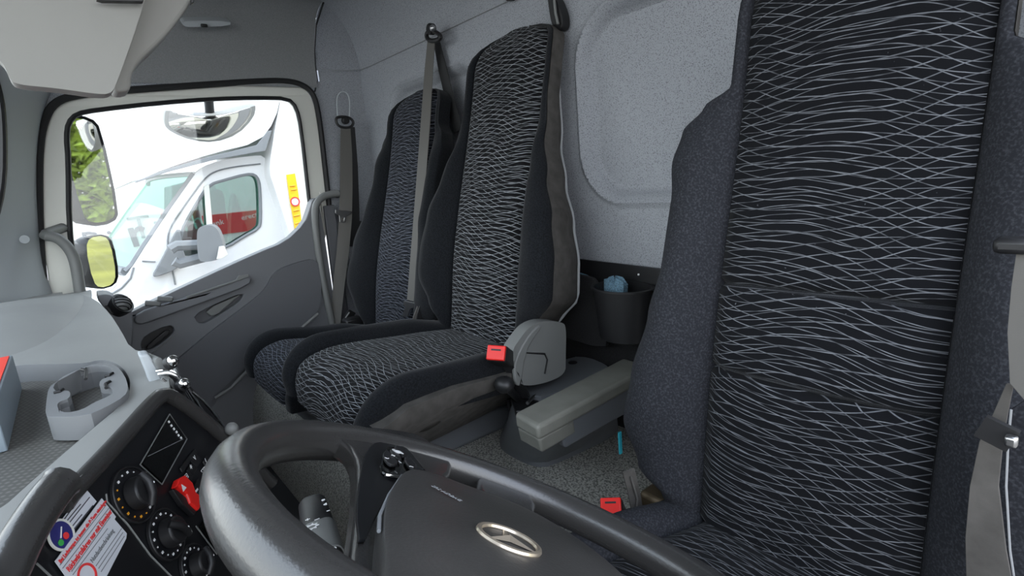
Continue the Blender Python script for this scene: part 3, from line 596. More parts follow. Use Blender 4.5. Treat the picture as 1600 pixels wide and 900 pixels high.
plate('top', body, (0, 0, -.014), M_dash, dash, holes=[tray], bevel=.005, seg=4, smooth=True)
ct = sum(tray, Vector())/len(tray)
loft('tray_wall', [tray, [p+Vector((0, 0, -.004)) + (ct-p)*.012 for p in tray], [ct+(p-ct)*.93+Vector((0, 0, -.026)) for p in tray]], M_dashd, dash, caps=False)
plate('tray_mat', [ct+(p-ct)*.95+Vector((0, 0, -.025)) for p in tray], (0, 0, -.004), M_dots, dash, bevel=0)
# swell of the dash top towards the passenger door
def swell(u, v):
    x = 1.22+u*.93; y = 1.03+v*.40
    h = math.sin(PI*min(1, u*1.02))**.8*math.sin(PI*v)**.6*.040 if 0 < v < 1 and 0 < u < .98 else 0
    yy = y + (.10*(1-u)**2)*(1-v)
    return Vector((x, yy, Z-.008+h))
grid('passenger_swell', swell, 30, 20, M_dash, dash)
low = [Vector(p) for p in [(2.0433,1.0987,0.71),(2.0218,1.0588,0.71),(1.834,1.028,0.71),(1.5462,1.0125,0.71),(1.2948,1.0077,0.71),(1.1189,1.007,0.71),(1.0499,0.9844,0.71),(0.9678,0.9746,0.71),(0.8484,0.9834,0.71)]]
low = rnd(low, 1, False)
loft('rear_face', [[p+Vector((0, .004, -.012)) for p in low], [p+Vector((-.01, .010, -.10)) for p in low], [p+Vector((.02, .10, -.34)) for p in low], [p+Vector((.06, .24, -.62)) for p in low]], M_door, dash, closed=False)
# cup holder
cup = thing('cup_holder', (0.956,1.0742,0.7), 'grey plastic double cup holder set into the dashboard tray', 'cup holder')
co = rnd([(0.8182,1.1129,0.718),(0.8802,1.1134,0.718),(0.9497,1.112,0.718),(0.9682,1.1068,0.718),(0.9986,1.0882,0.718),(1.032,1.0678,0.718),(1.028,1.0474,0.718),(0.9874,1.0336,0.718),(0.9182,1.0283,0.718),(0.8471,1.0293,0.718),(0.8135,1.0359,0.718),(0.7884,1.0561,0.718),(0.7749,1.0761,0.718),(0.8053,1.1063,0.718)], 1)
ho = rnd([(0.9517,1.108,0.718),(0.9927,1.0991,0.718),(1.0086,1.0896,0.718),(1.0172,1.0767,0.718),(1.0231,1.0611,0.718),(1.0056,1.0476,0.718),(0.9769,1.039,0.718),(0.9489,1.0398,0.718),(0.9311,1.0475,0.718),(0.9237,1.0566,0.718),(0.8904,1.0587,0.718),(0.8766,1.0475,0.718),(0.8477,1.0457,0.718),(0.8337,1.0499,0.718),(0.823,1.066,0.718),(0.8047,1.079,0.718),(0.8083,1.0934,0.718),(0.8276,1.1006,0.718),(0.8554,1.1026,0.718),(0.8664,1.0995,0.718),(0.87,1.0899,0.718),(0.9042,1.089,0.718),(0.9157,1.0956,0.718),(0.9189,1.1036,0.718)], 1)
plate('rim', co, (0, 0, -.030), M_mod, cup, holes=[ho], bevel=.003, seg=3, smooth=True)
hc = sum(ho, Vector())/len(ho)
loft('well', [[hc+(p-hc)*1.01+Vector((0, 0, -.004)) for p in ho], [hc+(p-hc)*.93+Vector((0, 0, -.055)) for p in ho]], M_dashd, cup, caps=False)
plate('well_mat', [hc+(p-hc)*.98+Vector((0, 0, -.054)) for p in ho], (0, 0, -.003), M_dots, cup, bevel=0)
for P in ([(1.0109,1.0751,0.719),(0.997,1.0709,0.719),(1.0074,1.0691,0.719),(0.9459,1.0715,0.719)],[(0.8713,1.0518,0.719),(0.8916,1.0515,0.719),(0.8992,1.0461,0.719)],[(0.9115,1.106,0.719),(0.9108,1.1001,0.719),(0.9202,1.0968,0.719)],[(0.9342,1.0501,0.719),(0.9325,1.0458,0.719),(0.942,1.0408,0.719)]):
    tube('clip', P, .0022, M_black, cup, n=6)
# card box
cb = thing('card_box', (.97, 1.19, .685), 'grey cardboard box with a red top at the left edge of the dash tray', 'box')
box('carton', (.972, 1.208, .7135), (.285, .11, .056), M_cardgrey, cb, bevel=.0015)
plate('red_lid', [(.84, 1.156, .7418), (1.106, 1.156, .7418), (1.106, 1.262, .7418), (.84, 1.262, .7418)], (0, 0, .0012), M_cardred, cb, bevel=0)

# control panel
FN = Vector((-.4857, -.8245, .2898)).normalized()
fe1 = FN.cross(Vector((0, 0, 1))).normalized()
if fe1.x < 0: fe1 = -fe1
def fo_(P, d): return [Vector(p)+FN*d for p in P]
fas = rnd([(0.7768,1.0062,0.7122),(0.7903,0.997,0.7086),(0.7991,0.9879,0.6977),(0.8167,0.9639,0.659),(0.8354,0.9332,0.6028),(0.8545,0.8878,0.5057),(0.791,0.8997,0.4332),(0.6745,0.9563,0.3989),(0.5483,1.0848,0.5531),(0.5053,1.1454,0.6535),(0.5312,1.1367,0.6721),(0.5532,1.1286,0.6858),(0.579,1.1167,0.6954),(0.6076,1.1043,0.708),(0.6811,1.0619,0.7104)], 1)
plate('control_panel', fas, -FN*.03, M_fascia, dash, bevel=.003)
tube('panel_surround', rnd([(0.5973,1.1019,0.6977),(0.611,1.0949,0.7008),(0.6828,1.0548,0.7069),(0.7701,1.0072,0.7178),(0.7867,0.9963,0.7146),(0.797,0.9854,0.701),(0.8147,0.9619,0.6636),(0.8341,0.9286,0.6014),(0.8572,0.8819,0.5074)], 2, False), .0095, M_leather, dash, n=10)
hp_ = rnd([(0.5996,1.0959,0.7189),(0.583,1.1049,0.7167),(0.5586,1.1171,0.7104),(0.5372,1.127,0.7028),(0.5183,1.135,0.6939),(0.4968,1.1448,0.6857)], 2, False)
tube('cluster_hood', hp_, [.006, .012, .016]+[.0150]*(len(hp_)-3), M_leather, dash, n=14)
def on_f(name, P, d, m, parent=None, **k): return plate(name, [Vector(p) for p in P], FN*d, m, parent or dash, **k)
disp = on_f('display', [(0.6949,1.0389,0.6716),(0.7767,0.9973,0.6902),(0.7737,0.9861,0.6536),(0.7002,1.0244,0.6392)], .002, M_gloss, bevel=.0008)
tube('display_frame', [(0.6908,1.0395,0.6734),(0.7736,0.9973,0.6921),(0.7709,0.9857,0.6544),(0.6962,1.0247,0.6402)], .0008, M_greyp, disp, closed=True, n=6)
tube('display_reflection', [(0.7051,1.0308,0.6743),(0.7646,0.9902,0.6584)], .0004, M_vgrey, disp, n=5)  # thin grey diagonal drawn on as a reflection in the glass
for i, p in enumerate([(0.7637,1.0004,0.686),(0.7631,0.9988,0.6805),(0.7632,0.997,0.6754),(0.7633,0.9951,0.6704),(0.7625,0.994,0.6658),(0.7633,0.9919,0.6613)]):
    box('icon', p, (.0028, .0028, .0006), M_print, disp, rot=frame(fe1, FN.cross(fe1)), bevel=0)
def knob(c, r, name, bar, px):
    c = Vector(c); k = disc('dial_face', c, FN, r, .003, M_fascia, dash)
    disc('dial_ring', c, FN, r*1.08, .0045, M_black, k, rin=r*1.0)
    e2 = FN.cross(fe1)
    for i in range(15):
        a = PI*.15+i/14*PI*1.7
        m_ = M_orange if name == 'fan' and 4 < i < 12 else M_print
        q = c + (fe1*math.cos(a)+e2*math.sin(a))*r*.84 + FN*.0035
        box('tick', q, (.0015, .0015, .0006) if i % 2 else (.0026, .0024, .0006), m_, k, rot=frame(fe1, e2), bevel=0)
    disc('knob', c+FN*.003, FN, r*.62, .014, M_black, k, top=.9, bevel=.002)
    d = (fe1*math.cos(bar)+e2*math.sin(bar))
    tube('grip_bar', [c-d*r*.6+FN*.016, c-d*r*.2+FN*.021, c+d*r*.2+FN*.021, c+d*r*.6+FN*.016], r*.16, M_black, k, n=10)
    tube('pointer', [c+d*r*.1+FN*.0215+FN*r*.14, c+d*r*.58+FN*.0165+FN*r*.14], .0007, M_print, k, n=5)
knob((0.6631,1.053,0.6548), .0285, 'fan', 1.2, 0)
knob((0.6612,1.0343,0.5987), .0265, 'air', -1.0, 0)
knob((0.662,1.0159,0.5475), .0235, 'heat', .9, 0)
tube('trim_line', [(0.641,1.0719,0.6752),(0.6361,1.0728,0.6694),(0.6363,1.0616,0.638),(0.6319,1.0504,0.5988),(0.6336,1.0361,0.5609)], .0010, M_greyp, dash, n=5)
haz = on_f('hazard_switch', rnd([(0.701,1.0188,0.6281),(0.7127,1.0133,0.632),(0.7237,1.0057,0.629),(0.7255,0.9999,0.6153),(0.72,0.9993,0.6046),(0.7244,0.9921,0.5913),(0.7151,0.9968,0.5892),(0.7054,1.0021,0.5878),(0.7032,1.0084,0.6022),(0.7078,1.0092,0.6122),(0.7056,1.0154,0.6261)], 0), .008, M_red, bevel=.002)
text('warning_triangle', '\u25b2', (0.6981,1.0083,0.6244), fe1, FN.cross(fe1), .010, M_print, haz)
on_f('switch_step', [(0.6995,1.0209,0.6281),(0.7036,1.0172,0.6245),(0.7072,1.0098,0.6094),(0.7058,1.0028,0.5871),(0.7,1.0063,0.5875),(0.6967,1.015,0.6068)], .006, M_black, bevel=.001)
for P in ([(0.7334,1.0037,0.636),(0.7725,0.9812,0.6377),(0.772,0.9795,0.6318),(0.7321,1.0023,0.6299)], [(0.7545,0.9892,0.63),(0.7686,0.982,0.6332),(0.7722,0.9755,0.6209),(0.7555,0.9846,0.6188)], [(0.7396,0.9969,0.6271),(0.7532,0.9896,0.6289),(0.7548,0.9848,0.6182),(0.7404,0.9926,0.6161)], [(0.7261,1.0037,0.6237),(0.7383,0.9973,0.6261),(0.7397,0.9928,0.6156),(0.7268,0.9995,0.6129)], [(0.7703,0.9757,0.618),(0.7821,0.9694,0.6201),(0.7843,0.9637,0.6074),(0.7672,0.9722,0.6031)], [(0.731,0.995,0.6072),(0.7465,0.9865,0.609),(0.7483,0.9773,0.586),(0.7268,0.9899,0.5856)]):
    on_f('switch', P, .0022, M_black, bevel=.0008)
for i, (p, s) in enumerate(zip([(0.76,0.9832,0.6307),(0.7454,0.9904,0.6271),(0.7301,0.9983,0.6238),(0.7593,0.9767,0.611),(0.7287,0.992,0.6033),(0.7725,0.971,0.617)], ('V', '\u2736', '\u25a3', 'STR', '\u25ac', '/'))):
    text('symbol', s, p, fe1, FN.cross(fe1), .008, M_print, dash, align='CENTER')
on_f('lower_display', [(0.7005,1.0,0.5703),(0.74,0.9771,0.5714),(0.7388,0.9574,0.5134),(0.6962,0.9882,0.5294)], .002, M_gloss, bevel=.0005)
tube('lower_frame', [(0.6954,1.0025,0.5759),(0.6927,0.9885,0.5315)], .0008, M_greyp, dash, n=5)
tube('cluster_line', [(0.554,1.1221,0.6757),(0.5543,1.1152,0.6564)], .0008, M_greyp, dash, n=5)
# stickers
e2f = FN.cross(fe1)
st = thing('sticker', (0.5957,1.0996,0.6781), 'white instruction sticker with a small printed dial, left of the red-lettered one', 'sticker')
on_f('paper', [(0.6281,1.0854,0.6928),(0.6275,1.0802,0.677),(0.5916,1.0999,0.6726),(0.5741,1.1084,0.6676),(0.5759,1.1131,0.6841),(0.5929,1.1041,0.6869)], .0006, M_paper, st, bevel=0)
for P in ([(0.593,1.1025,0.686),(0.6162,1.0904,0.6905)], [(0.5927,1.1018,0.6833),(0.6134,1.0905,0.6858)], [(0.5924,1.101,0.6805),(0.6243,1.0837,0.6849)], [(0.5916,1.1,0.6765),(0.6077,1.0912,0.6783)], [(0.5913,1.0992,0.6737),(0.6211,1.0829,0.6772)]):
    tube('text_line', P, .0006, M_ink, st, n=4)
dc = (0.5827,1.1063,0.6781)
disc('dial_print', dc, FN, .0125, .0006, M_blue, st, bevel=0)
disc('dial_print_ring', dc, FN, .0138, .0010, M_cream, st, rin=.0118, bevel=0)
disc('red_dot', Vector((0.5839,1.1034,0.6753)), FN, .003, .0004, M_inkred, st, bevel=0)
disc('green_dot', Vector((0.5769,1.1071,0.6741)), FN, .0028, .0004, M_green, st, bevel=0)
tube('needle', [(0.5862,1.1048,0.6837),(0.5792,1.1065,0.677)], .0006, M_print, st, n=4)
sb = thing('sticker', (0.6001,1.0899,0.6576), 'white warning sticker with red German lettering beside the fan dial', 'sticker')
on_f('paper', [(0.632,1.0762,0.6764),(0.6299,1.0695,0.6538),(0.6271,1.0709,0.653),(0.6265,1.0646,0.6344),(0.6225,1.066,0.6316),(0.557,1.0993,0.6166),(0.558,1.1041,0.6318),(0.5639,1.1128,0.6665)], .0008, M_paper, sb, bevel=0)
td = (Vector((0.6283,1.0759,0.6738))-Vector((0.5621,1.1118,0.6651)))
tu = td.cross(FN); tu = -tu if tu.z < 0 else tu
L1 = td.length
def sized(s, p, size, m, bold, want, name='lettering'):
    o = text(name, s, p, td, tu, size, m, sb, bold=bold, fit=want)
    return o
sized('Bei Laderampe ist immer die P-Taste einzulegen', (0.5642,1.1104,0.6637), .0048, M_inkred, .00005, L1*1.02)
sized('R\u00fcckw\u00e4rtsfahren nur mit Einweiser', (0.5641,1.107,0.6537), .0070, M_inkred, .0001, L1*.98)
sized('Nutzlastbeschr\u00e4nkung', (0.5828,1.0923,0.6433), .0062, M_vgrey, .0, L1*.52)
for P in ([(0.5635,1.1101,0.6615),(0.6299,1.0737,0.6692)], [(0.5631,1.1091,0.658),(0.6297,1.0724,0.6652)], [(0.5662,1.1046,0.6505),(0.6244,1.073,0.6583)], [(0.5651,1.1043,0.6478),(0.6148,1.0767,0.6525)], [(0.5836,1.0897,0.6374),(0.6252,1.0669,0.6421)], [(0.5837,1.0885,0.634),(0.6235,1.0667,0.6385)], [(0.5833,1.0874,0.6302),(0.6218,1.0664,0.635)]):
    tube('text_line', P, .0005, M_vgrey, sb, n=4)
disc('red_ring', (0.5727,1.0964,0.6379), FN, .0105, .0006, M_inkred, sb, rin=.0085, bevel=0)

# vent with chrome trim at the passenger side of the dash
av = thing('dash_air_vent', (0.86,0.9857,0.7059), 'dash air vent with dark louvres and chrome trim facing the passengers', 'air vent')
plate('cream_edge', [(0.88,1.0089,0.75),(0.88,0.998,0.7488),(0.88,0.9912,0.729),(0.88,0.988,0.7052),(0.88,0.9866,0.6875),(0.88,1.0033,0.6893),(0.88,1.0049,0.7163)], (.03, 0, 0), M_pillar, av, bevel=.003)
plate('louvre', rnd([(0.87,0.9944,0.7416),(0.87,0.9865,0.7439),(0.87,0.9796,0.7316),(0.87,0.9779,0.716),(0.87,0.9917,0.724)], 1), (.05, .01, 0), M_greyp, av, bevel=.002)
plate('louvre', rnd([(0.87,0.9905,0.7143),(0.87,0.9826,0.7156),(0.87,0.9755,0.7038),(0.87,0.9763,0.6829),(0.87,0.987,0.6923)], 1), (.05, .01, 0), M_greyp, av, bevel=.002)
for P in ([(0.86,0.9959,0.7277),(0.86,0.9819,0.7262),(0.86,0.9714,0.7164),(0.86,0.9683,0.7079)], [(0.86,0.9946,0.7227),(0.86,0.9813,0.7213),(0.86,0.971,0.7106),(0.86,0.9655,0.6974)], [(0.86,0.9788,0.7429),(0.86,0.9722,0.7204),(0.86,0.9697,0.7007),(0.86,0.9637,0.6814),(0.86,0.9599,0.6586),(0.86,0.9594,0.6525)], [(0.86,0.9758,0.7346),(0.86,0.97,0.7159),(0.86,0.9659,0.6956),(0.86,0.9543,0.6625),(0.86,0.9511,0.6436),(0.86,0.9509,0.6355)], [(0.86,0.9597,0.6859),(0.86,0.9483,0.6683),(0.86,0.9354,0.6378),(0.86,0.9292,0.6151),(0.86,0.9241,0.5945)], [(0.86,0.9916,0.7152),(0.86,0.9857,0.7059),(0.86,0.9797,0.6887),(0.86,0.9781,0.6806)], [(0.86,0.9692,0.6948),(0.86,0.9639,0.6718),(0.86,0.9614,0.6592)]):
    tube('chrome_strip', rnd(P, 2, False), .0022, M_chrome, av, n=8)
for p in [(0.85,0.9749,0.7384),(0.85,0.9677,0.7026)]:
    ball('vent_knob', p, .008, M_chrome, av); disc('knob_base', Vector(p)+Vector((.006, .006, -.004)), (-.6, -.6, .3), .009, .008, M_black, av)
loft('vent_shell', [[Vector(q) for q in r] for r in ([(0.9,0.9936,0.7366),(0.9,0.9762,0.7296),(0.9,0.9604,0.6923),(0.9,0.9362,0.6381),(0.9,0.9114,0.5642),(0.9,0.9327,0.5837),(0.9,0.9862,0.6759)], [(0.98,0.9914,0.7029),(0.98,0.9778,0.6987),(0.98,0.9618,0.667),(0.98,0.935,0.6136),(0.98,0.9001,0.5243),(0.98,0.9242,0.5403),(0.98,0.9825,0.6414)])], M_fascia, av)
kb = ball('side_knob', (0.82,0.9267,0.6295), .009, M_greyp, dash); tube('stem', [(0.83,0.9255,0.6237),(0.83,0.9227,0.6106)], .005, M_greyp, kb)

# ------------------------------------------------------------ steering wheel
wt_ = math.radians(33); WC = Vector((.32, .815, .65)); w1 = Vector((1, 0, 0)); w2_ = Vector((0, math.cos(wt_), math.sin(wt_))); wn_ = w1.cross(w2_)
def WP(a, b, c=0): return WC + w1*a + w2_*b + wn_*c
sw = thing('steering_wheel', WC, 'black leather steering wheel with star emblem on the hub', 'steering wheel')
Rw = .228
rimp = []
for i in range(96):
    a = 2*PI*i/96; rimp.append(WP(Rw*math.cos(a), Rw*math.sin(a)))
rows = []
for i in range(97):
    a = 2*PI*(i % 96)/96; rad = w1*math.cos(a)+w2_*math.sin(a); c = WC+rad*Rw
    g = .0175
    rows.append([c + rad*math.cos(2*PI*j/14)*g*.95 + wn_*math.sin(2*PI*j/14)*g*1.12 for j in range(14)])
loft('rim', rows, M_leather, sw, caps=False)
def wplate(name, pts, d, m, parent=sw, **k): return plate(name, [Vector(p) for p in pts], wn_*d, m, parent, **k)
wplate('spoke', rnd([(0.199,0.9975,0.7542),(0.2408,0.9876,0.7478),(0.2749,0.9728,0.7382),(0.3109,0.9566,0.7277),(0.3762,0.929,0.7097),(0.4507,0.8994,0.6905),(0.4994,0.8873,0.6826),(0.5347,0.8904,0.6847),(0.5408,0.9053,0.6943),(0.6122,0.826,0.6428),(0.6366,0.7834,0.6152),(0.6496,0.7324,0.582),(0.5551,0.7479,0.5921),(0.4907,0.7774,0.6113),(0.4174,0.8407,0.6524),(0.2993,0.9192,0.7034),(0.1955,0.9718,0.7375)], 1), .020, M_leather, bevel=.007, seg=4, smooth=True)
wplate('spoke', rnd([(0.4763,0.7585,0.5966),(0.5619,0.6861,0.5496),(0.5751,0.6368,0.5176),(0.4753,0.683,0.5476),(0.4224,0.7125,0.5667),(0.3686,0.7841,0.6132),(0.4083,0.792,0.6184)], 1), .016, M_leather, bevel=.006, seg=4, smooth=True)
hubp = rnd([(0.1799,0.9877,0.7813),(0.2225,0.9695,0.7694),(0.2576,0.9537,0.7592),(0.2968,0.9352,0.7472),(0.3387,0.9111,0.7315),(0.395,0.8732,0.7069),(0.4055,0.848,0.6905),(0.3808,0.8264,0.6765),(0.3556,0.7904,0.6531),(0.304,0.7772,0.6445),(0.2374,0.7892,0.6523),(0.1879,0.8158,0.6696),(0.1318,0.9091,0.7302),(0.13,0.9739,0.7723),(0.1459,0.9926,0.7844)], 2)
hcn = sum(hubp, Vector())/len(hubp)
N_ = len(hubp)
rows = []
for s, d in ((1.0, -.034), (1.0, .004), (.985, .0068), (.95, .008), (.85, .009), (.65, .0105), (.4, .0115), (.2, .012), (.02, .012)):
    rows.append([hcn+(p-hcn)*s+wn_*d for p in hubp])
loft('airbag_cover', rows, M_grain, sw)
# column side shroud behind the wheel
# buttons on the right spoke
wplate('spoke_inlay', rnd([(0.2583,0.9651,0.7573),(0.3183,0.9438,0.7434),(0.4121,0.9022,0.7164),(0.4849,0.8666,0.6933),(0.5365,0.834,0.6721),(0.5555,0.7965,0.6478),(0.4842,0.8169,0.661),(0.4228,0.8386,0.6751),(0.3743,0.8887,0.7076),(0.327,0.9248,0.7311)], 1), .002, M_fascia, bevel=.001)
bt = wplate('button_panel', rnd([(0.4113,0.8874,0.7089),(0.4747,0.8558,0.6884),(0.513,0.8317,0.6728),(0.5244,0.8078,0.6572),(0.4777,0.8185,0.6642),(0.4284,0.8328,0.6735),(0.4056,0.862,0.6924),(0.4011,0.8844,0.707)], 1), .004, M_gloss, bevel=.002)
for P in ([(0.4538,0.8643,0.6999),(0.4725,0.8515,0.6916),(0.4521,0.8553,0.6941),(0.4313,0.8591,0.6965),(0.4165,0.872,0.7049),(0.4284,0.8734,0.7058)], [(0.4891,0.8373,0.6824),(0.5006,0.8257,0.6749),(0.4839,0.827,0.6757),(0.4635,0.8358,0.6814),(0.4593,0.8431,0.6861)], [(0.4466,0.8468,0.6885),(0.4626,0.8343,0.6804),(0.428,0.8437,0.6865),(0.4121,0.8532,0.6927),(0.4264,0.8531,0.6926)], [(0.4721,0.8492,0.6901),(0.4863,0.8386,0.6832),(0.4456,0.8485,0.6897),(0.4381,0.8559,0.6944)]):
    wplate('button', rnd(P, 1), .003, M_black, bt, bevel=.001)
for s, p in zip(('\u2039', '\u260e', '+', '\u2013', '\u203a'), [(0.4338,0.8681,0.7065),(0.4679,0.841,0.6889),(0.4486,0.8546,0.6978),(0.4294,0.8583,0.7002),(0.4213,0.8521,0.6962)]):
    text('symbol', s, p, w1, w2_, .010, M_print, bt, align='CENTER', lift=.0002)
tube('chrome_edge', [(0.3935,0.8881,0.7154),(0.3918,0.8738,0.7061),(0.3941,0.8624,0.6987)], .0016, M_chrome, bt, n=6)
tube('pad_edge', [(0.464,0.8775,0.693),(0.5219,0.8488,0.6744),(0.5556,0.8266,0.6599),(0.574,0.8065,0.6469),(0.5754,0.7869,0.6342),(0.5347,0.7978,0.6412),(0.4591,0.8199,0.6556)], .0012, M_greyp, sw, n=6)
tube('hub_highlight', [(0.2634,0.9501,0.7622),(0.2863,0.9396,0.7553),(0.3261,0.9157,0.7399),(0.3803,0.8797,0.7165),(0.3881,0.8664,0.7078)], .0012, M_vgrey, sw, n=6)  # grey line drawn in as the highlight along the pad corner
am1 = (Vector((0.3688,0.8424,0.6868))-Vector((0.3937,0.8508,0.6923)))
text('airbag_mark', 'SRS AIRBAG', (0.3366,0.8766,0.724), am1, wn_.cross(am1), .007, M_vgrey, sw, fit=am1.length)
# emblem
em = thing('hub_emblem', (0, 0, 0), None, None) if False else None
ec = Vector((0.251,0.8716,0.7207))
emb = loft('emblem', [[ec+(w1*math.cos(a)+w2_*math.sin(a))*(.0205+.0021*math.cos(q))+wn_*.0021*math.sin(q) for q in [2*PI*j/8 for j in range(8)]] for a in [2*PI*i/48 for i in range(49)]], M_gold, sw, caps=False)
for k in range(3):
    a = PI/2+k*2*PI/3; d = w1*math.cos(a)+w2_*math.sin(a); s = w1*-math.sin(a)+w2_*math.cos(a)
    mesh('star_arm', [ec+d*.0205, ec+s*.0036+d*.002, ec-s*.0036+d*.002, ec+wn_*.003, ec-wn_*.002], [(0, 1, 3), (0, 3, 2), (0, 4, 1), (0, 2, 4), (1, 4, 3), (2, 3, 4)], M_gold, emb, smooth=False)
# column
colm = thing('steering_column', WP(0, .02, -.12), 'black steering column shroud behind the wheel', 'steering column')
loft('shroud', [[WP(math.cos(t)*r*1.15, math.sin(t)*r+.01, z) for t in [2*PI*i/20 for i in range(20)]] for r, z in ((.05, -.035), (.075, -.06), (.085, -.12), (.08, -.26), (.09, -.40))], M_black, colm)
# stalk with light switch ring
sk = thing('light_stalk', (0.5535,0.9095,0.6), 'black stalk with lamp symbols seen through the steering wheel', 'switch stalk')
s0, s1 = Vector((0.4792,0.9259,0.6624)), Vector((0.3515,0.956,0.6819))
ax = (s1-s0).normalized(); sd = ax.cross(wn_).normalized(); sd = -sd if sd.x > 0 else sd
L_ = (s1-s0).length*1.05; vw = (Vector((0, 1.05, .95))-s0).normalized(); sd = ax.cross(vw).normalized(); nn_ = sd.cross(ax).normalized()
if nn_.dot(vw) < 0: nn_ = -nn_
def ring(t, w, h): 
    c = s0+ax*L_*t
    return [c+sd*w*math.copysign(abs(math.cos(q))**.6, math.cos(q))+nn_*h*math.copysign(abs(math.sin(q))**.6, math.sin(q)) for q in [2*PI*j/20 for j in range(20)]]
loft('barrel', [ring(-.10, .006, .006), ring(-.06, .010, .010), ring(.0, .0125, .012), ring(.45, .0135, .013), ring(1.1, .0125, .012), ring(1.4, .012, .011)], M_black, sk)
loft('dial_sleeve', [ring(.42, .0140, .0135), ring(.44, .0144, .014), ring(.78, .0144, .014), ring(.80, .0138, .0135)], M_greyp, sk)
for t, q, s, z in ((.52, .35, '\u2600', .014), (.40, .5, '+', .010), (.44, -.05, '\u2013', .010), (.88, -.45, 'D', .012), (.12, -.75, '\u25cf', .006), (.2, -.75, '\u25c4', .007), (.3, -.75, '\u2582', .007), (.92, -.95, '\u2582', .006)):
    text('symbol', s, s0+ax*L_*t+sd*q*.0125*(1 if sd.dot(rt) < 0 else -1)+nn_*(.0146 if abs(q) < .6 else .0105), sd if sd.dot(rt) > 0 else -sd, -ax, z*.8, M_print, sk, align='CENTER')
# ------------------------------------------------------------ seats
class Spine:
    def __init__(self, pts):
        P = [Vector((0, y, z)) for y, z in pts]
        for _ in range(3):
            q = [P[0]]
            for a, b in zip(P, P[1:]): q += [a*.75+b*.25, a*.25+b*.75]
            P = q+[P[-1]]
        self.P = P; self.L = [0]
        for a, b in zip(P, P[1:]): self.L.append(self.L[-1]+(b-a).length)
        self.len = self.L[-1]
    def at(self, v, flip):
        v = max(0, min(self.len*.9999, v)); i = 0
        while i < len(self.L)-2 and self.L[i+1] < v: i += 1
        t = (v-self.L[i])/(self.L[i+1]-self.L[i]+1e-9)
        d = self.P[min(i+1, len(self.P)-1)]-self.P[max(i-0, 0)]; d2 = self.P[min(i+2, len(self.P)-1)]-self.P[min(i+1, len(self.P)-2)]
        d = d.normalized().lerp(d2.normalized(), t).normalized() if d2.length > 1e-6 else d.normalized()
        n = Vector((0, d.z, -d.y)); n = n if not flip else -n
        return self.P[i].lerp(self.P[i+1], t), n

def pad(parent, cx, sp, flip, v0, v1, prof, mats, names, nrow=60, uvo=0, cuts=(), top_round=0, wrap=None):
    """prof(v) -> hwp, hwo, fw, th, dome"""
    vs = [v0+(v1-v0)*i/(nrow-1) for i in range(nrow)]
    if top_round: vs += [v1+top_round*k for k in (.25, .5, .72, .88, .97, 1.0)]
    def rnd_k(v):
        if v <= v1 or not top_round: return 1.0, 0.0
        t = (v-v1)/top_round; return max(.30, (1-t**3.4)**.5 if t < 1 else .30), -.035*t*t
    def pt(v, s, d):
        k, dd = rnd_k(v)
        c, n = sp.at(v, flip); return Vector((cx+s*k, c.y, c.z)) + n*((d*k if d < -.04 else d)+dd)
    prow = []; puv = []
    for v in vs:
        hp, ho, f, th, dome = prof(v); row = []
        ns = 15
        gr = sum(.014*math.exp(-((v-c)/.0045)**2) for c in cuts)
        for i in range(ns):
            s = (2*i/(ns-1)-1); e = min(1, (1-abs(s))/.12); d = dome*(1-abs(s)**3) - .008*(1-e)**2 - gr
            row.append(pt(v, s*hp, d)); puv.append((s*hp+uvo+.37*sum(v > c for c in cuts), v+uvo*.7))
        row += [pt(v, hp*.99, -.04), pt(v, -hp*.99, -.04)]; puv += [(hp+uvo, v), (-hp+uvo, v)]
        prow.append(row)
    loft(names[0], prow, mats[0], parent, uv=puv, ang=60)
    for sd in (-1, 1):
        rows = []
        for v in vs:
            hp, ho, f, th, dome = prof(v); w = ho-hp
            cs = [(hp*.99, -.04), (hp+.0005, -.010), (hp+.05*w+.001, f*.12-.002), (hp+.25*w, f*.62), (hp+.52*w, f), (hp+.78*w, f*.88), (hp+.95*w, f*.55), (ho-.001, (min(f*.3, .012) if wrap is None else wrap)+.002), (ho-.004, min(0, wrap or 0)), (ho-.008, -.03+(wrap or 0)), (hp+.5*w, -.045)]
            rows.append([pt(v, sd*s, d) for s, d in cs])
        loft(names[1], rows, mats[1], parent, ang=80)
    rows = []; pe = {1: [], -1: []}
    for v in vs:
        hp, ho, f, th, dome = prof(v)
        e0 = min(f*.3, .012) if wrap is None else wrap
        cs = [(-ho+.006, e0-.012), (-ho+.02, -.03), (ho-.02, -.03), (ho-.006, e0-.012), (ho, e0), (ho-.004, min(-.04, e0-.01)), (ho-.025, -th), (ho-.045, -th*1.28), (0, -th*1.4), (-ho+.045, -th*1.28), (-ho+.025, -th), (-ho+.004, -.04), (-ho, e0)]
        rows.append([pt(v, s, d) for s, d in cs])
        for q in (1, -1): pe[q].append(pt(v, q*(ho-.024), -th-.001))
    sh = loft(names[2], rows, mats[2], parent, ang=60)
    if len(mats) > 3:
        for q in (1, -1): tube('piping', pe[q][::2]+[pe[q][-1]], .0035, mats[3], parent, n=6)
    return sh

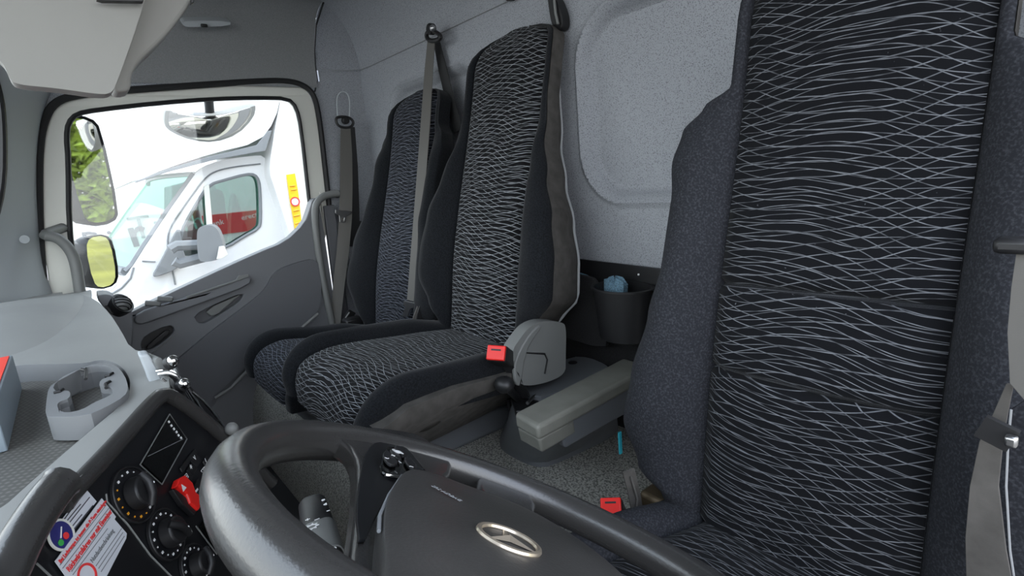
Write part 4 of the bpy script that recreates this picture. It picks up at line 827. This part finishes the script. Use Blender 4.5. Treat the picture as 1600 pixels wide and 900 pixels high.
def seat(kind, cx, yb, zb, recl, label, mats, hp, hout, shoulder, Lback, cush, outer, cuts=(), uvo=0):
    st = thing(kind, (cx, yb+.2, .262 if cx > .6 else 0), label, 'seat')
    r = math.radians(recl); back = Spine([(yb+.012, zb-.05)]+[(yb-math.sin(r)*v+.010*math.sin(v*7), zb+math.cos(r)*v) for v in [i*.1 for i in range(0, 12)]])
    def prof(v):
        h = v-.05
        o = lerp(outer, h)
        f = lerp([(-.05, .0), (.03, .035), (.15, .055), (.30, .05), (shoulder-.06, .03), (shoulder+.05, .006), (1, .004)], h)
        dome = .012 + .010*math.exp(-((h-.18)/.14)**2)
        th = lerp([(-.05, .07), (.1, .095), (.5, .072), (.85, .02)], h)
        p = min(hp, o-.012)
        return p, o, f, th, dome
    pad(st, cx, back, False, 0.03, .05+Lback-.09, prof, mats, ('backrest_panel', 'backrest_bolster', 'backrest_shell'), nrow=130 if cuts else 60, cuts=[c+.05 for c in cuts], top_round=.09, uvo=uvo)
    # cushion
    yf, zf, hwf, lip = cush
    csp = Spine([(yb-.02, zb-.025), (yb+.06, zb-.015), (yb+.18, zb-.004), (yb+.30, zf), (yf-.09, zf+.004), (yf-.03, zf-.010), (yf, zf-.05), (yf+.004, zf-.05-lip)])
    def cprof(v):
        q = v/csp.len
        o = lerp([(0, hwf*.90), (.3, hwf), (.75, hwf*.97), (.9, hwf*.93), (1, hwf*.88)], q)
        p = lerp([(0, hp*.95), (.3, hp*1.14), (.6, hp*1.30), (.85, hp*1.28), (1, hp*1.1)], q)
        p = min(p, o-.03)
        f = lerp([(0, .012), (.25, .028), (.7, .030), (.9, .016), (1, .008)], q)
        return p, o, f, lerp([(0, .045), (.35, .05), (.6, .09), (1, .03)], q), .006
    pad(st, cx, csp, True, 0.0, csp.len-.002, cprof, mats[:3], ('cushion_panel', 'cushion_bolster', 'cushion_shell'), uvo=uvo+.4, wrap=-.035)
    return st

mid = seat('middle_seat', 1.17, .245, .544, 13, 'middle passenger seat of the bench, nearest the armrest console, with grey side cloth', (M_woven, M_plush, M_side, M_pipe), .153, .290, .50, .800, (.695, .55, .262, .05),
    [(-.05, .175), (0, .185), (.05, .238), (.12, .288), (.2, .285), (.30, .262), (.40, .225), (.50, .192), (.62, .178), (1, .174)], uvo=.1)
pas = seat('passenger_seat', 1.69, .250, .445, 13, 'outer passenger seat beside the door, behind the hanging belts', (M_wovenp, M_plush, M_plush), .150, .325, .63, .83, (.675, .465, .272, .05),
    [(-.05, .175), (0, .20), (.07, .285), (.16, .338), (.28, .305), (.40, .238), (.52, .215), (.61, .222), (.66, .205), (.70, .178), (1, .175)], uvo=.9)
drv = seat('driver_seat', .285, .387, .43, 11, 'large dusty driver seat filling the right of the picture', (M_wovend, M_plushd, M_side), .138, .275, .575, .815, (.90, .45, .215, .05),
    [(-.05, .175), (0, .20), (.03, .245), (.10, .275), (.18, .262), (.28, .240), (.36, .226), (.46, .228), (.52, .236), (.57, .226), (.605, .195), (.63, .155), (1, .150)], cuts=(.218, .342), uvo=1.7)
# seat bases and skirts
def skl(a, b): return [Vector(p) for p in a], [Vector(p) for p in b]
sk1 = [Vector(p) for p in [(0.893,0.685,0.5071),(0.893,0.6612,0.5108),(0.893,0.6155,0.5291),(0.893,0.5655,0.5316),(0.893,0.5049,0.533),(0.893,0.4325,0.5265),(0.893,0.3411,0.5184)]]
sk2 = [Vector(p) for p in [(0.899,0.6855,0.4846),(0.899,0.6622,0.4831),(0.899,0.6174,0.4922),(0.899,0.5668,0.495),(0.899,0.481,0.5009),(0.899,0.4054,0.4987),(0.899,0.3273,0.4944)]]
sk3 = [Vector(p) for p in [(1.05,0.6009,0.3569),(1.05,0.5539,0.3497),(1.05,0.5199,0.3548),(1.05,0.4676,0.3566),(1.05,0.3543,0.3637),(1.05,0.261,0.3721),(1.05,0.206,0.3748)]]
loft('skirt', [[p.lerp(Vector((1.17, p.y, p.z)), .6) for p in sk1], sk1, sk2, sk3, [p+Vector((.1, 0, 0)) for p in sk3]], M_side, mid, closed=False)
for s, cx, zt, w in ((mid, 1.17, .50, .195), (pas, 1.69, .41, .22)):
    if s is pas: loft('skirt', [[(cx-w*k1, .34, z), (cx+w*k1, .34, z), (cx+w*k1, yy, z), (cx-w*k1, yy, z)] for k1, yy, z in ((1.16, .60, zt-.0), (1.10, .60, zt-.05), (.72, .58, .345), (.70, .58, .336))], M_side, s, smooth=False)
    loft('seat_pan', [[(cx-w*k1, .57, z), (cx+w*k1, .57, z), (cx+w*k1, yy, z), (cx-w*k1, yy, z)] for k1, yy, z in ((1.05, .675 if cx < 1.5 else .655, zt-.02), (1.0, .665 if cx < 1.5 else .645, zt-.06), (.9, .64 if cx < 1.5 else .62, zt-.085))], M_cons, s, bevel=.008)
plinth = thing('bench_plinth', (1.6, .3, .262), 'dark grey plastic plinth under the two passenger seats', 'seat base')
box('plinth', (1.63, .31, .297), (1.02, .60, .072), M_cons, plinth, bevel=.012, seg=3)
box('top_strip', (1.135, .30, .336), (.04, .56, .008), M_greyp, plinth, bevel=.003)
loft('base', [[(.10, .36, z), (.46, .36, z), (.46, .80, z), (.10, .80, z)] for z in (.0, .36)], M_black, drv, bevel=.01)
box('teal_label', (0.5627,0.4,0.4866), (.003, .006, .040), M_teal, drv, bevel=0)
box('backrest_hinge', (.50, .375, .37), (.05, .06, .09), base_mat('bronze steel', (.10, .075, .045), .5, metal=.6), drv, bevel=.008)
box('backrest_hinge', (1.41, .27, .50), (.05, .06, .07), M_black, mid, bevel=.008)
box('backrest_hinge', (1.97, .28, .42), (.05, .07, .08), M_black, pas, bevel=.008)

# hinge cover on the driver's side of the middle seat
hcv = thing('hinge_cover', (0.88,0.2782,0.5329), 'grey curved plastic hinge cover at the side of the middle seat', 'cover')
plate('cover', rnd([(0.885,0.3512,0.4875),(0.885,0.3581,0.5256),(0.885,0.3655,0.5732),(0.885,0.3397,0.5938),(0.885,0.3157,0.611),(0.885,0.2924,0.6169),(0.885,0.2613,0.6168),(0.885,0.2102,0.6013),(0.885,0.1968,0.5871),(0.885,0.2059,0.5108),(0.885,0.2095,0.4718),(0.885,0.2798,0.4704)], 2), (.035, 0, 0), M_greyp, hcv, bevel=.007, seg=4, smooth=True)
tube('groove', [(0.884,0.3518,0.4895),(0.884,0.3348,0.5618),(0.884,0.2718,0.5409),(0.884,0.2653,0.5252),(0.884,0.2764,0.4945)], .0022, M_black, hcv, n=6)
plate('raised_edge', rnd([(0.882,0.3639,0.4955),(0.882,0.3645,0.54),(0.882,0.3449,0.5695),(0.882,0.3121,0.5988),(0.882,0.282,0.6134),(0.882,0.273,0.6067),(0.882,0.3001,0.5868),(0.882,0.3272,0.5616),(0.882,0.35,0.4879)], 1), (.01, 0, 0), M_greyp, hcv, bevel=.003, smooth=True)

# buckles
def buckle(name, c, d, up_, label, stem):
    t = thing('belt_buckle', c, label, 'seat belt buckle')
    d = Vector(d).normalized(); R = frame(Vector(up_).cross(d), up_)       # local z = d
    c = Vector(c)
    rot = Matrix((Vector(up_).cross(d).normalized(), d.cross(Vector(up_).cross(d)).normalized(), d)).transposed()
    box('housing', c-d*.038, (.037, .030, .076), M_black, t, rot=rot, bevel=.004, seg=3)
    box('release_button', c+d*.0025, (.034, .027, .008), M_red, t, rot=rot, bevel=.002)
    box('slot', c+d*.0068+rot @ Vector((0, .005, 0)), (.018, .003, .001), M_steel if name else M_black, t, rot=rot, bevel=0)
    ribbon('strap', [c-d*.05]+[Vector(s) for s in stem], rot @ Vector((1, 0, 0)), .022, .006, M_black, t)
    return t
bk = Vector((0.87,0.416,0.5864))
b1 = buckle('', bk, (-.45, .58, .42), (.3, -.5, .7), 'red-topped belt buckle standing between middle seat cushion and hinge cover', [bk+Vector((.02, -.05, -.06)), bk+Vector((.03, -.08, -.12))])
b1.scale = (1.15,)*3
bk2 = Vector((0.545,0.4503,0.3979))
b2 = buckle('', bk2, (-.30, .50, .70), (.45, -.5, .5), 'red-topped belt buckle beside the driver seat cushion', [bk2+Vector((-.01, -.06, -.06)), bk2+Vector((-.02, -.08, -.12))])
ribbon('buckle_stalk', [(0.52,0.4325,0.4666),(0.52,0.4221,0.4239),(0.52,0.4146,0.3824),(0.52,0.4239,0.3391)], (.5, 1, .2), .020, .004, M_side, b2)
tube('stalk_edge', [(0.515,0.4329,0.4575),(0.515,0.4194,0.4107),(0.515,0.4282,0.3739),(0.515,0.4364,0.3485)], .0015, M_web, b2, n=6)
pb = thing('belt_buckle', (1.45,0.2876,0.5448), 'dark buckle straps between the two passenger seats', 'seat belt buckle')
ribbon('strap', [(1.44,0.2716,0.5728),(1.44,0.2889,0.5446),(1.44,0.3023,0.5116)], (0, 1, .3), .02, .003, M_web, pb)
ribbon('strap', [(1.43,0.2679,0.5774),(1.43,0.2802,0.5522),(1.43,0.2905,0.5103)], (0, 1, .3), .02, .003, M_black, pb)
ob = thing('belt_buckle', (2.0,0.2813,0.4455), 'black buckle stalk with grey edge between outer seat and pillar', 'seat belt buckle')
ribbon('strap', [(2.02,0.2555,0.4726),(2.02,0.2779,0.4467),(2.02,0.2992,0.4104)], (0, 1, .3), .03, .012, M_black, ob)
tube('edge', [(2.0,0.2742,0.4747),(2.0,0.2955,0.4541),(2.0,0.3141,0.4176)], .003, M_greyp, ob, n=6)

# belts
def belt(label, pts):
    return thing('seat_belt', pts, label, 'seat belt')
oa = Vector((2.15,0.1219,1.2017))
bo = belt('seat belt hanging from the pillar behind the passenger door, with metal tongue', oa)
ribbon('webbing', [(2.13,0.1264,1.1749),(2.13,0.139,1.077),(2.13,0.1583,0.9532),(2.13,0.1805,0.8281),(2.13,0.2108,0.7028),(2.13,0.2532,0.5525),(2.13,0.2927,0.387)], [Vector((0, 1, .02)), Vector((.1, 1, 0)), Vector((.1, 1, 0)), Vector((.2, 1, 0)), Vector((.35, 1, 0)), Vector((.7, 1, 0)), Vector((1, .9, 0))], [.040, .047, .050, .050, .048, .046, .040], .002, M_web, bo)
ribbon('webbing', [(2.165,0.0943,1.1833),(2.165,0.1102,1.0277),(2.165,0.1324,0.8484),(2.165,0.1517,0.7051)], (0, 1, 0), [.045, .055, .058, .058], .002, M_webd, bo)
disc('anchor', Vector((2.15,0.1189,1.2041)), (-1, 0, 0), .014, .022, M_black, bo, bevel=.003)
tube('guide_loop', rnd([(2.13,0.1628,1.2093),(2.13,0.1458,1.2188),(2.13,0.1068,1.2161),(2.13,0.088,1.1989),(2.13,0.0991,1.1794),(2.13,0.1264,1.1749),(2.13,0.1566,1.1827)], 2), .0055, M_black, bo, closed=True, n=8)
tg = plate('tongue', [(2.118,0.2222,0.8634),(2.118,0.1576,0.8512),(2.118,0.1592,0.8412),(2.118,0.1819,0.8335),(2.118,0.1911,0.8091),(2.118,0.2116,0.8142),(2.118,0.2103,0.8394),(2.118,0.2242,0.8511)], (.004, 0, 0), M_steel, bo, holes=[[(2.118,0.2033,0.8335),(2.118,0.1906,0.8295),(2.118,0.1952,0.8172),(2.118,0.2052,0.821)]], bevel=.001)
wl = tag(tube('coat_loop', rnd([(2.17,0.1356,1.2141),(2.17,0.1309,1.2774),(2.17,0.121,1.3066),(2.17,0.1002,1.3215),(2.17,0.0799,1.3147),(2.17,0.0741,1.2829),(2.17,0.0875,1.2137)], 2, False), .0028, M_pillar, n=8), 'thin pale wire loop on the pillar above the outer belt anchor', 'loop')
ma = Vector((1.5737,0.03,1.4091))
bm_ = belt('long seat belt in front of the outer seat, hung from a rear wall anchor', ma)
ribbon('webbing', [(1.5594,0.05,1.3777),(1.5943,0.05,1.2927)] + [(1.5674,0.1,1.1305)] + [(1.5433,0.15,0.9717)] + [(1.5269,0.2,0.7955)] + [(1.5294,0.25,0.5766)], (1, .1, 0), [.036, .045, .05, .05, .05, .048], .002, M_webd, bm_)
bpy.data.objects[bm_.children[0].name].data.materials[0] = M_web
ribbon('return_webbing', [(1.579,0.02,1.3882),(1.5579,0.02,1.2872),(1.5348,0.02,1.1952),(1.5062,0.02,1.0925)], (1, 0, .3), [.034, .046, .050, .050], .002, M_webd, bm_)
disc('anchor', Vector((1.5461,0.045,1.405)), (0, 1, 0), .017, .02, M_black, bm_, bevel=.004)
ball('anchor_bolt', (1.514,0.07,1.3989), .010, M_steel, bm_)
tube('guide_loop', rnd([(1.5818,0.055,1.3976),(1.5534,0.055,1.4022),(1.518,0.055,1.3901),(1.4927,0.055,1.3696),(1.5158,0.055,1.3656),(1.5672,0.055,1.3753)], 2), .007, M_black, bm_, closed=True, n=8)
plate('tongue', [(1.5426,0.27,0.5792),(1.4642,0.27,0.5813),(1.4756,0.27,0.5675),(1.5061,0.27,0.5591),(1.535,0.27,0.5275),(1.5701,0.27,0.5242),(1.5396,0.27,0.5586),(1.5499,0.27,0.5677)], (0, -.005, 0), M_steel, bm_, bevel=.001)
bd = belt('grey seat belt at the right edge beside the driver seat, with a black clip', (0.078,0.47,0.7973))
plate('webbing', [(0.077,0.5,0.8577),(0.0658,0.5,0.8583),(0.0555,0.5,0.7361),(0.0633,0.5,0.7418),(0.0724,0.5,0.7528),(0.0772,0.5,0.7943),(0.0778,0.5,0.8302)], (0, -.003, 0), M_web, bd, bevel=.0005)
plate('webbing', [(0.076,0.49,0.7486),(0.0715,0.49,0.7498),(0.0741,0.49,0.7041),(0.0737,0.49,0.6573),(0.0645,0.49,0.6008),(0.0567,0.49,0.5645),(0.0871,0.49,0.5455),(0.0917,0.49,0.5989),(0.0921,0.49,0.6494),(0.0888,0.49,0.6931),(0.0825,0.49,0.7186)], (0, -.003, 0), M_side, bd, bevel=.0005)
ribbon('clip', [(0.0867,0.505,0.7149),(0.0752,0.505,0.7108),(0.0657,0.505,0.7074)], (0, 0, 1), .020, .006, M_black, bd)
box('clip_stud', (0.066,0.515,0.7118), (.008, .008, .009), M_steel, bd, bevel=.002)
box('belt_guide', (0.0782,0.5,0.8635), (.024, .02, .012), M_black, bd, bevel=.004)
plate('dark_cover', [(0.0738,0.47,0.7198),(0.053,0.47,0.7481),(0.0364,0.47,0.5552),(0.0556,0.47,0.5428),(0.0644,0.47,0.5897),(0.0715,0.47,0.649),(0.0739,0.47,0.6904)], (0, -.004, 0), M_plushd, bd, bevel=.0005)
tube('pale_edge', [(0.0733,0.474,0.7214),(0.073,0.474,0.6923),(0.071,0.474,0.6511),(0.0639,0.474,0.5922),(0.0552,0.474,0.5456)], .0009, M_pipe, bd, n=5)


# ------------------------------------------------------------ console with armrest
cs = thing('console', (1.0, .15, .262), 'slate grey plastic console with lidded box on the engine cover', 'console')
foot = [Vector(p) for p in rnd([(1.0727,0.2853,0.262),(1.046,0.3064,0.262),(0.9985,0.3151,0.262),(0.9187,0.311,0.262),(0.8896,0.2922,0.262),(0.8822,0.2508,0.262),(0.8771,0.1899,0.262),(0.8677,0.0689,0.262),(0.9108,-0.0501,0.262),(1.1267,-0.2384,0.262),(1.315,-0.1268,0.262),(1.1997,0.1393,0.262)], 2)]
foot = [Vector((p.x, max(p.y, .03), p.z)) for p in foot]
fc = sum(foot, Vector())/len(foot)
topo = [Vector(p) for p in rnd([(0.955,0.329,0.42),(0.9112,0.3592,0.42),(0.824,0.3781,0.42),(0.7807,0.3632,0.42),(0.7691,0.2181,0.42),(0.8249,0.0967,0.42),(0.9089,0.0217,0.42),(1.02,-0.0178,0.42),(1.0638,0.015,0.42),(1.0154,0.218,0.42)], 2)]
topo = [Vector((p.x, max(p.y, .04), p.z)) for p in topo]
# resample the top outline to the same count and start angle
def resample(P, n, c):
    P = sorted(P, key=lambda p: math.atan2(p.y-c.y, p.x-c.x)); out = []
    A = [math.atan2(p.y-c.y, p.x-c.x) for p in P]
    for i in range(n):
        a = -PI+2*PI*(i+.5)/n; j = 0
        while j < len(A) and A[j] < a: j += 1
        p, q = P[j-1], P[j % len(P)]; aa, ab = A[j-1], A[j % len(P)]
        if j == 0 or j == len(A): aa = A[-1]-(2*PI if j == 0 else 0); ab = A[0]+(2*PI if j == len(A) else 0); p, q = P[-1], P[0]
        out.append(p.lerp(q, (a-aa)/(ab-aa+1e-9)))
    return out
f2 = resample(foot, 48, fc); tc_ = sum(topo, Vector())/len(topo); t2 = resample(topo, 48, tc_)
loft('base', [f2, [p+Vector((0, 0, .012)) for p in f2]] + [[a.lerp(b, k) for a, b in zip(f2, t2)] for k in (.3, .6, .9)] + [[tc_+(p-tc_)*.97 + Vector((0, 0, .004)) for p in t2]], M_cons, cs)
lid = [Vector(p) for p in rnd([(0.9592,0.301,0.445),(0.9737,0.2725,0.445),(1.0014,0.152,0.445),(1.0158,0.0591,0.445),(0.9747,0.0346,0.445),(0.8985,0.0497,0.445),(0.8698,0.0731,0.445),(0.8717,0.1908,0.445),(0.8764,0.2904,0.445),(0.9023,0.3025,0.445),(0.9391,0.3041,0.445)], 1)]
plate('lid', lid, (0, 0, -.03), M_cons, cs, bevel=.007, seg=4, smooth=True)
disc('lid_button', (0.9762,0.0946,0.446), (0, 0, 1), .012, .002, M_black, cs)
disc('screw_recess', (0.9679,0.315,0.306), (-.4, .9, .15), .013, .004, M_black, cs); disc('screw', (0.9588,0.32,0.3113), (-.4, .9, .15), .006, .003, M_greyp, cs)
plate('lever_slot', [(0.9509,0.3288,0.434),(0.9771,0.2872,0.434),(0.8959,0.2835,0.434),(0.8644,0.3372,0.434),(0.888,0.3656,0.434)], (0, 0, -.02), M_black, cs, bevel=.003)
plate('front_slot', [(1.0,0.298,0.4045),(1.0,0.2927,0.3601),(1.0,0.2877,0.3496),(1.0,0.2837,0.4047)], (.01, 0, 0), M_black, cs, bevel=.001)
lv = thing('seat_lever', (1.0488,0.2482,0.4), 'black lever with a rounded knob in front of the console lid', 'lever')
ka, kb_ = Vector((0.865,0.4075,0.5156)), Vector((0.9304,0.3137,0.425))
tube('stem', [kb_, kb_.lerp(ka, .5), ka], [.010, .009, .011], M_black, lv, n=10)
ball('knob', ka, .023, M_black, lv, scale=(1, .9, .8))
tube('ring', [(0.8849,0.3336,0.442), (0.903,0.2942,0.442)], .004, M_steel, lv)

am = thing('armrest', (.82, .2, .43), 'worn grey folding armrest lying over the console', 'armrest')
za = .47
t_ = [Vector(p) for p in ((.820, .423, za), (.743, .428, za-.002), (.760, .13, za+.0), (.768, .04, za), (.852, .035, za), (.846, .10, za))]
plate('pad', t_, (0, 0, -.032), M_arm, am, bevel=.008, seg=4, smooth=True)
lo = [Vector(p) for p in ((.818, .421, za-.030), (.745, .425, za-.030), (.752, .32, za-.030), (.828, .32, za-.030))]
plate('front_cap', lo, (.004, -.008, -.036), M_arm, am, bevel=.006, seg=3, smooth=True)
ar = [Vector(p) for p in ((.826, .36, za-.030), (.754, .36, za-.030), (.768, .04, za-.030), (.846, .04, za-.030))]
plate('arm', ar, (0, -.01, -.055), M_cons, am, bevel=.006, seg=3, smooth=True)
tube('pivot', [(.765, .075, .395), (.95, .075, .395)], .035, M_cons, am, n=20)

# ------------------------------------------------------------ rear wall fittings
pk = thing('rear_pocket', (.95, .03, .45), 'black storage pocket on the rear wall between the seats', 'storage pocket')
plate('back_panel', [(1.2221,0.022,0.7096),(1.0171,0.022,0.7101),(0.7313,0.022,0.7043),(0.6197,0.022,0.7012),(0.6203,0.022,0.6453),(0.8058,0.022,0.637),(0.9593,0.022,0.6529),(1.0282,0.022,0.6636),(1.2276,0.022,0.6648)], (0, -.006, 0), M_black, pk, bevel=.002)
plate('pocket_front', rnd([(1.1878,0.055,0.6777),(0.9946,0.055,0.6797),(0.9211,0.055,0.6763),(0.9048,0.055,0.6648),(0.8786,0.055,0.6188),(0.8734,0.055,0.537),(0.8866,0.055,0.4922),(1.047,0.055,0.5004),(1.2101,0.055,0.4967)], 1), (0, .012, 0), M_carpet, pk, bevel=.005, smooth=True)
cc = Vector((0.8114,0.08,0.6639))
bin_ = thing('waste_bin', cc-Vector((0, 0, .13)), 'round black plastic bin hanging on the rear wall behind the console', 'bin')
prof_ = [(.052, -.125, 0), (.060, -.12, 0), (.066, -.06, 0), (.072, 0, 0), (.077, 0, 0), (.077, .004, 0), (.070, .004, 0), (.066, -.02, 0), (.056, -.11, 0), (.001, -.112, 0)]
loft('bucket', [[cc+Vector((math.cos(2*PI*j/40)*r*1.05, math.sin(2*PI*j/40)*r*.8, z)) for j in range(40)] for r, z, _ in prof_], M_black, bin_, caps=True)
cl = thing('cleaning_cloth', cc, 'crumpled blue cloth sticking out of the black bin', 'cloth')
V = []; R = random.Random(5)
rows = [[cc+Vector((.028+math.cos(2*PI*j/14)*r*(1+.2*math.sin(j*3+i)), -.01+math.sin(2*PI*j/14)*r*.6, z+.008*math.sin(j*2.1+i))) for j in range(14)] for i, (r, z) in enumerate(((.025, -.05), (.032, -.02), (.030, .006), (.018, .016), (.004, .018)))]
loft('cloth', rows, M_cloth, cl)
c2 = thing('cleaning_cloth', (0.9609,0.05,0.675), 'flat blue cloth tucked in the slot of the rear pocket left of the bin', 'cloth')
loft('cloth', [[Vector(p)+Vector((0, d, 0)) for p in [(1.0073,0.045,0.6733),(0.9811,0.045,0.6808),(0.9521,0.045,0.6766),(0.9308,0.045,0.6669),(0.984,0.045,0.6445),(1.0118,0.045,0.6485)]] for d in (0, .006)], M_cloth, c2, bevel=.002)
box('screw', (0.8043,0.026,0.6865), (.004, .003, .004), M_print, pk, bevel=0)
hk = thing('coat_hook', (1.0328,0.02,1.3199), 'black coat hook on the rear wall right of the middle headrest', 'hook')
plate('hook', rnd([(1.0473,0.03,1.3663),(1.0233,0.03,1.3567),(1.0117,0.03,1.3378),(0.9994,0.03,1.306),(1.0016,0.03,1.2821),(1.0154,0.03,1.2767),(1.0328,0.03,1.2838),(1.0417,0.03,1.3095),(1.0455,0.03,1.3397)], 2), (0, -.025, 0), M_black, hk, bevel=.006, seg=3, smooth=True)
tube('rib', [(1.0181,0.036,1.346),(1.0165,0.036,1.317),(1.0103,0.036,1.2895)], .0035, M_greyp, hk, n=6)
hk2 = thing('coat_hook', (1.2056,0.03,1.4045), 'tip of a black hook at the top edge above the middle seat', 'hook')
plate('hook', [(1.2141,0.03,1.4225),(1.1854,0.03,1.4144),(1.1908,0.03,1.3941),(1.2069,0.03,1.3954)], (0, -.02, 0), M_black, hk2, bevel=.003)
cv = tag(plate('rear_corner_cover', [(2.19,0.1553,0.8114),(2.19,0.0859,0.8029),(2.19,0.1021,0.6963),(2.19,0.1715,0.7069)], (-.02, 0, 0), M_black, bevel=.003), 'black belt reel cover low on the pillar behind the outer belt', 'cover')
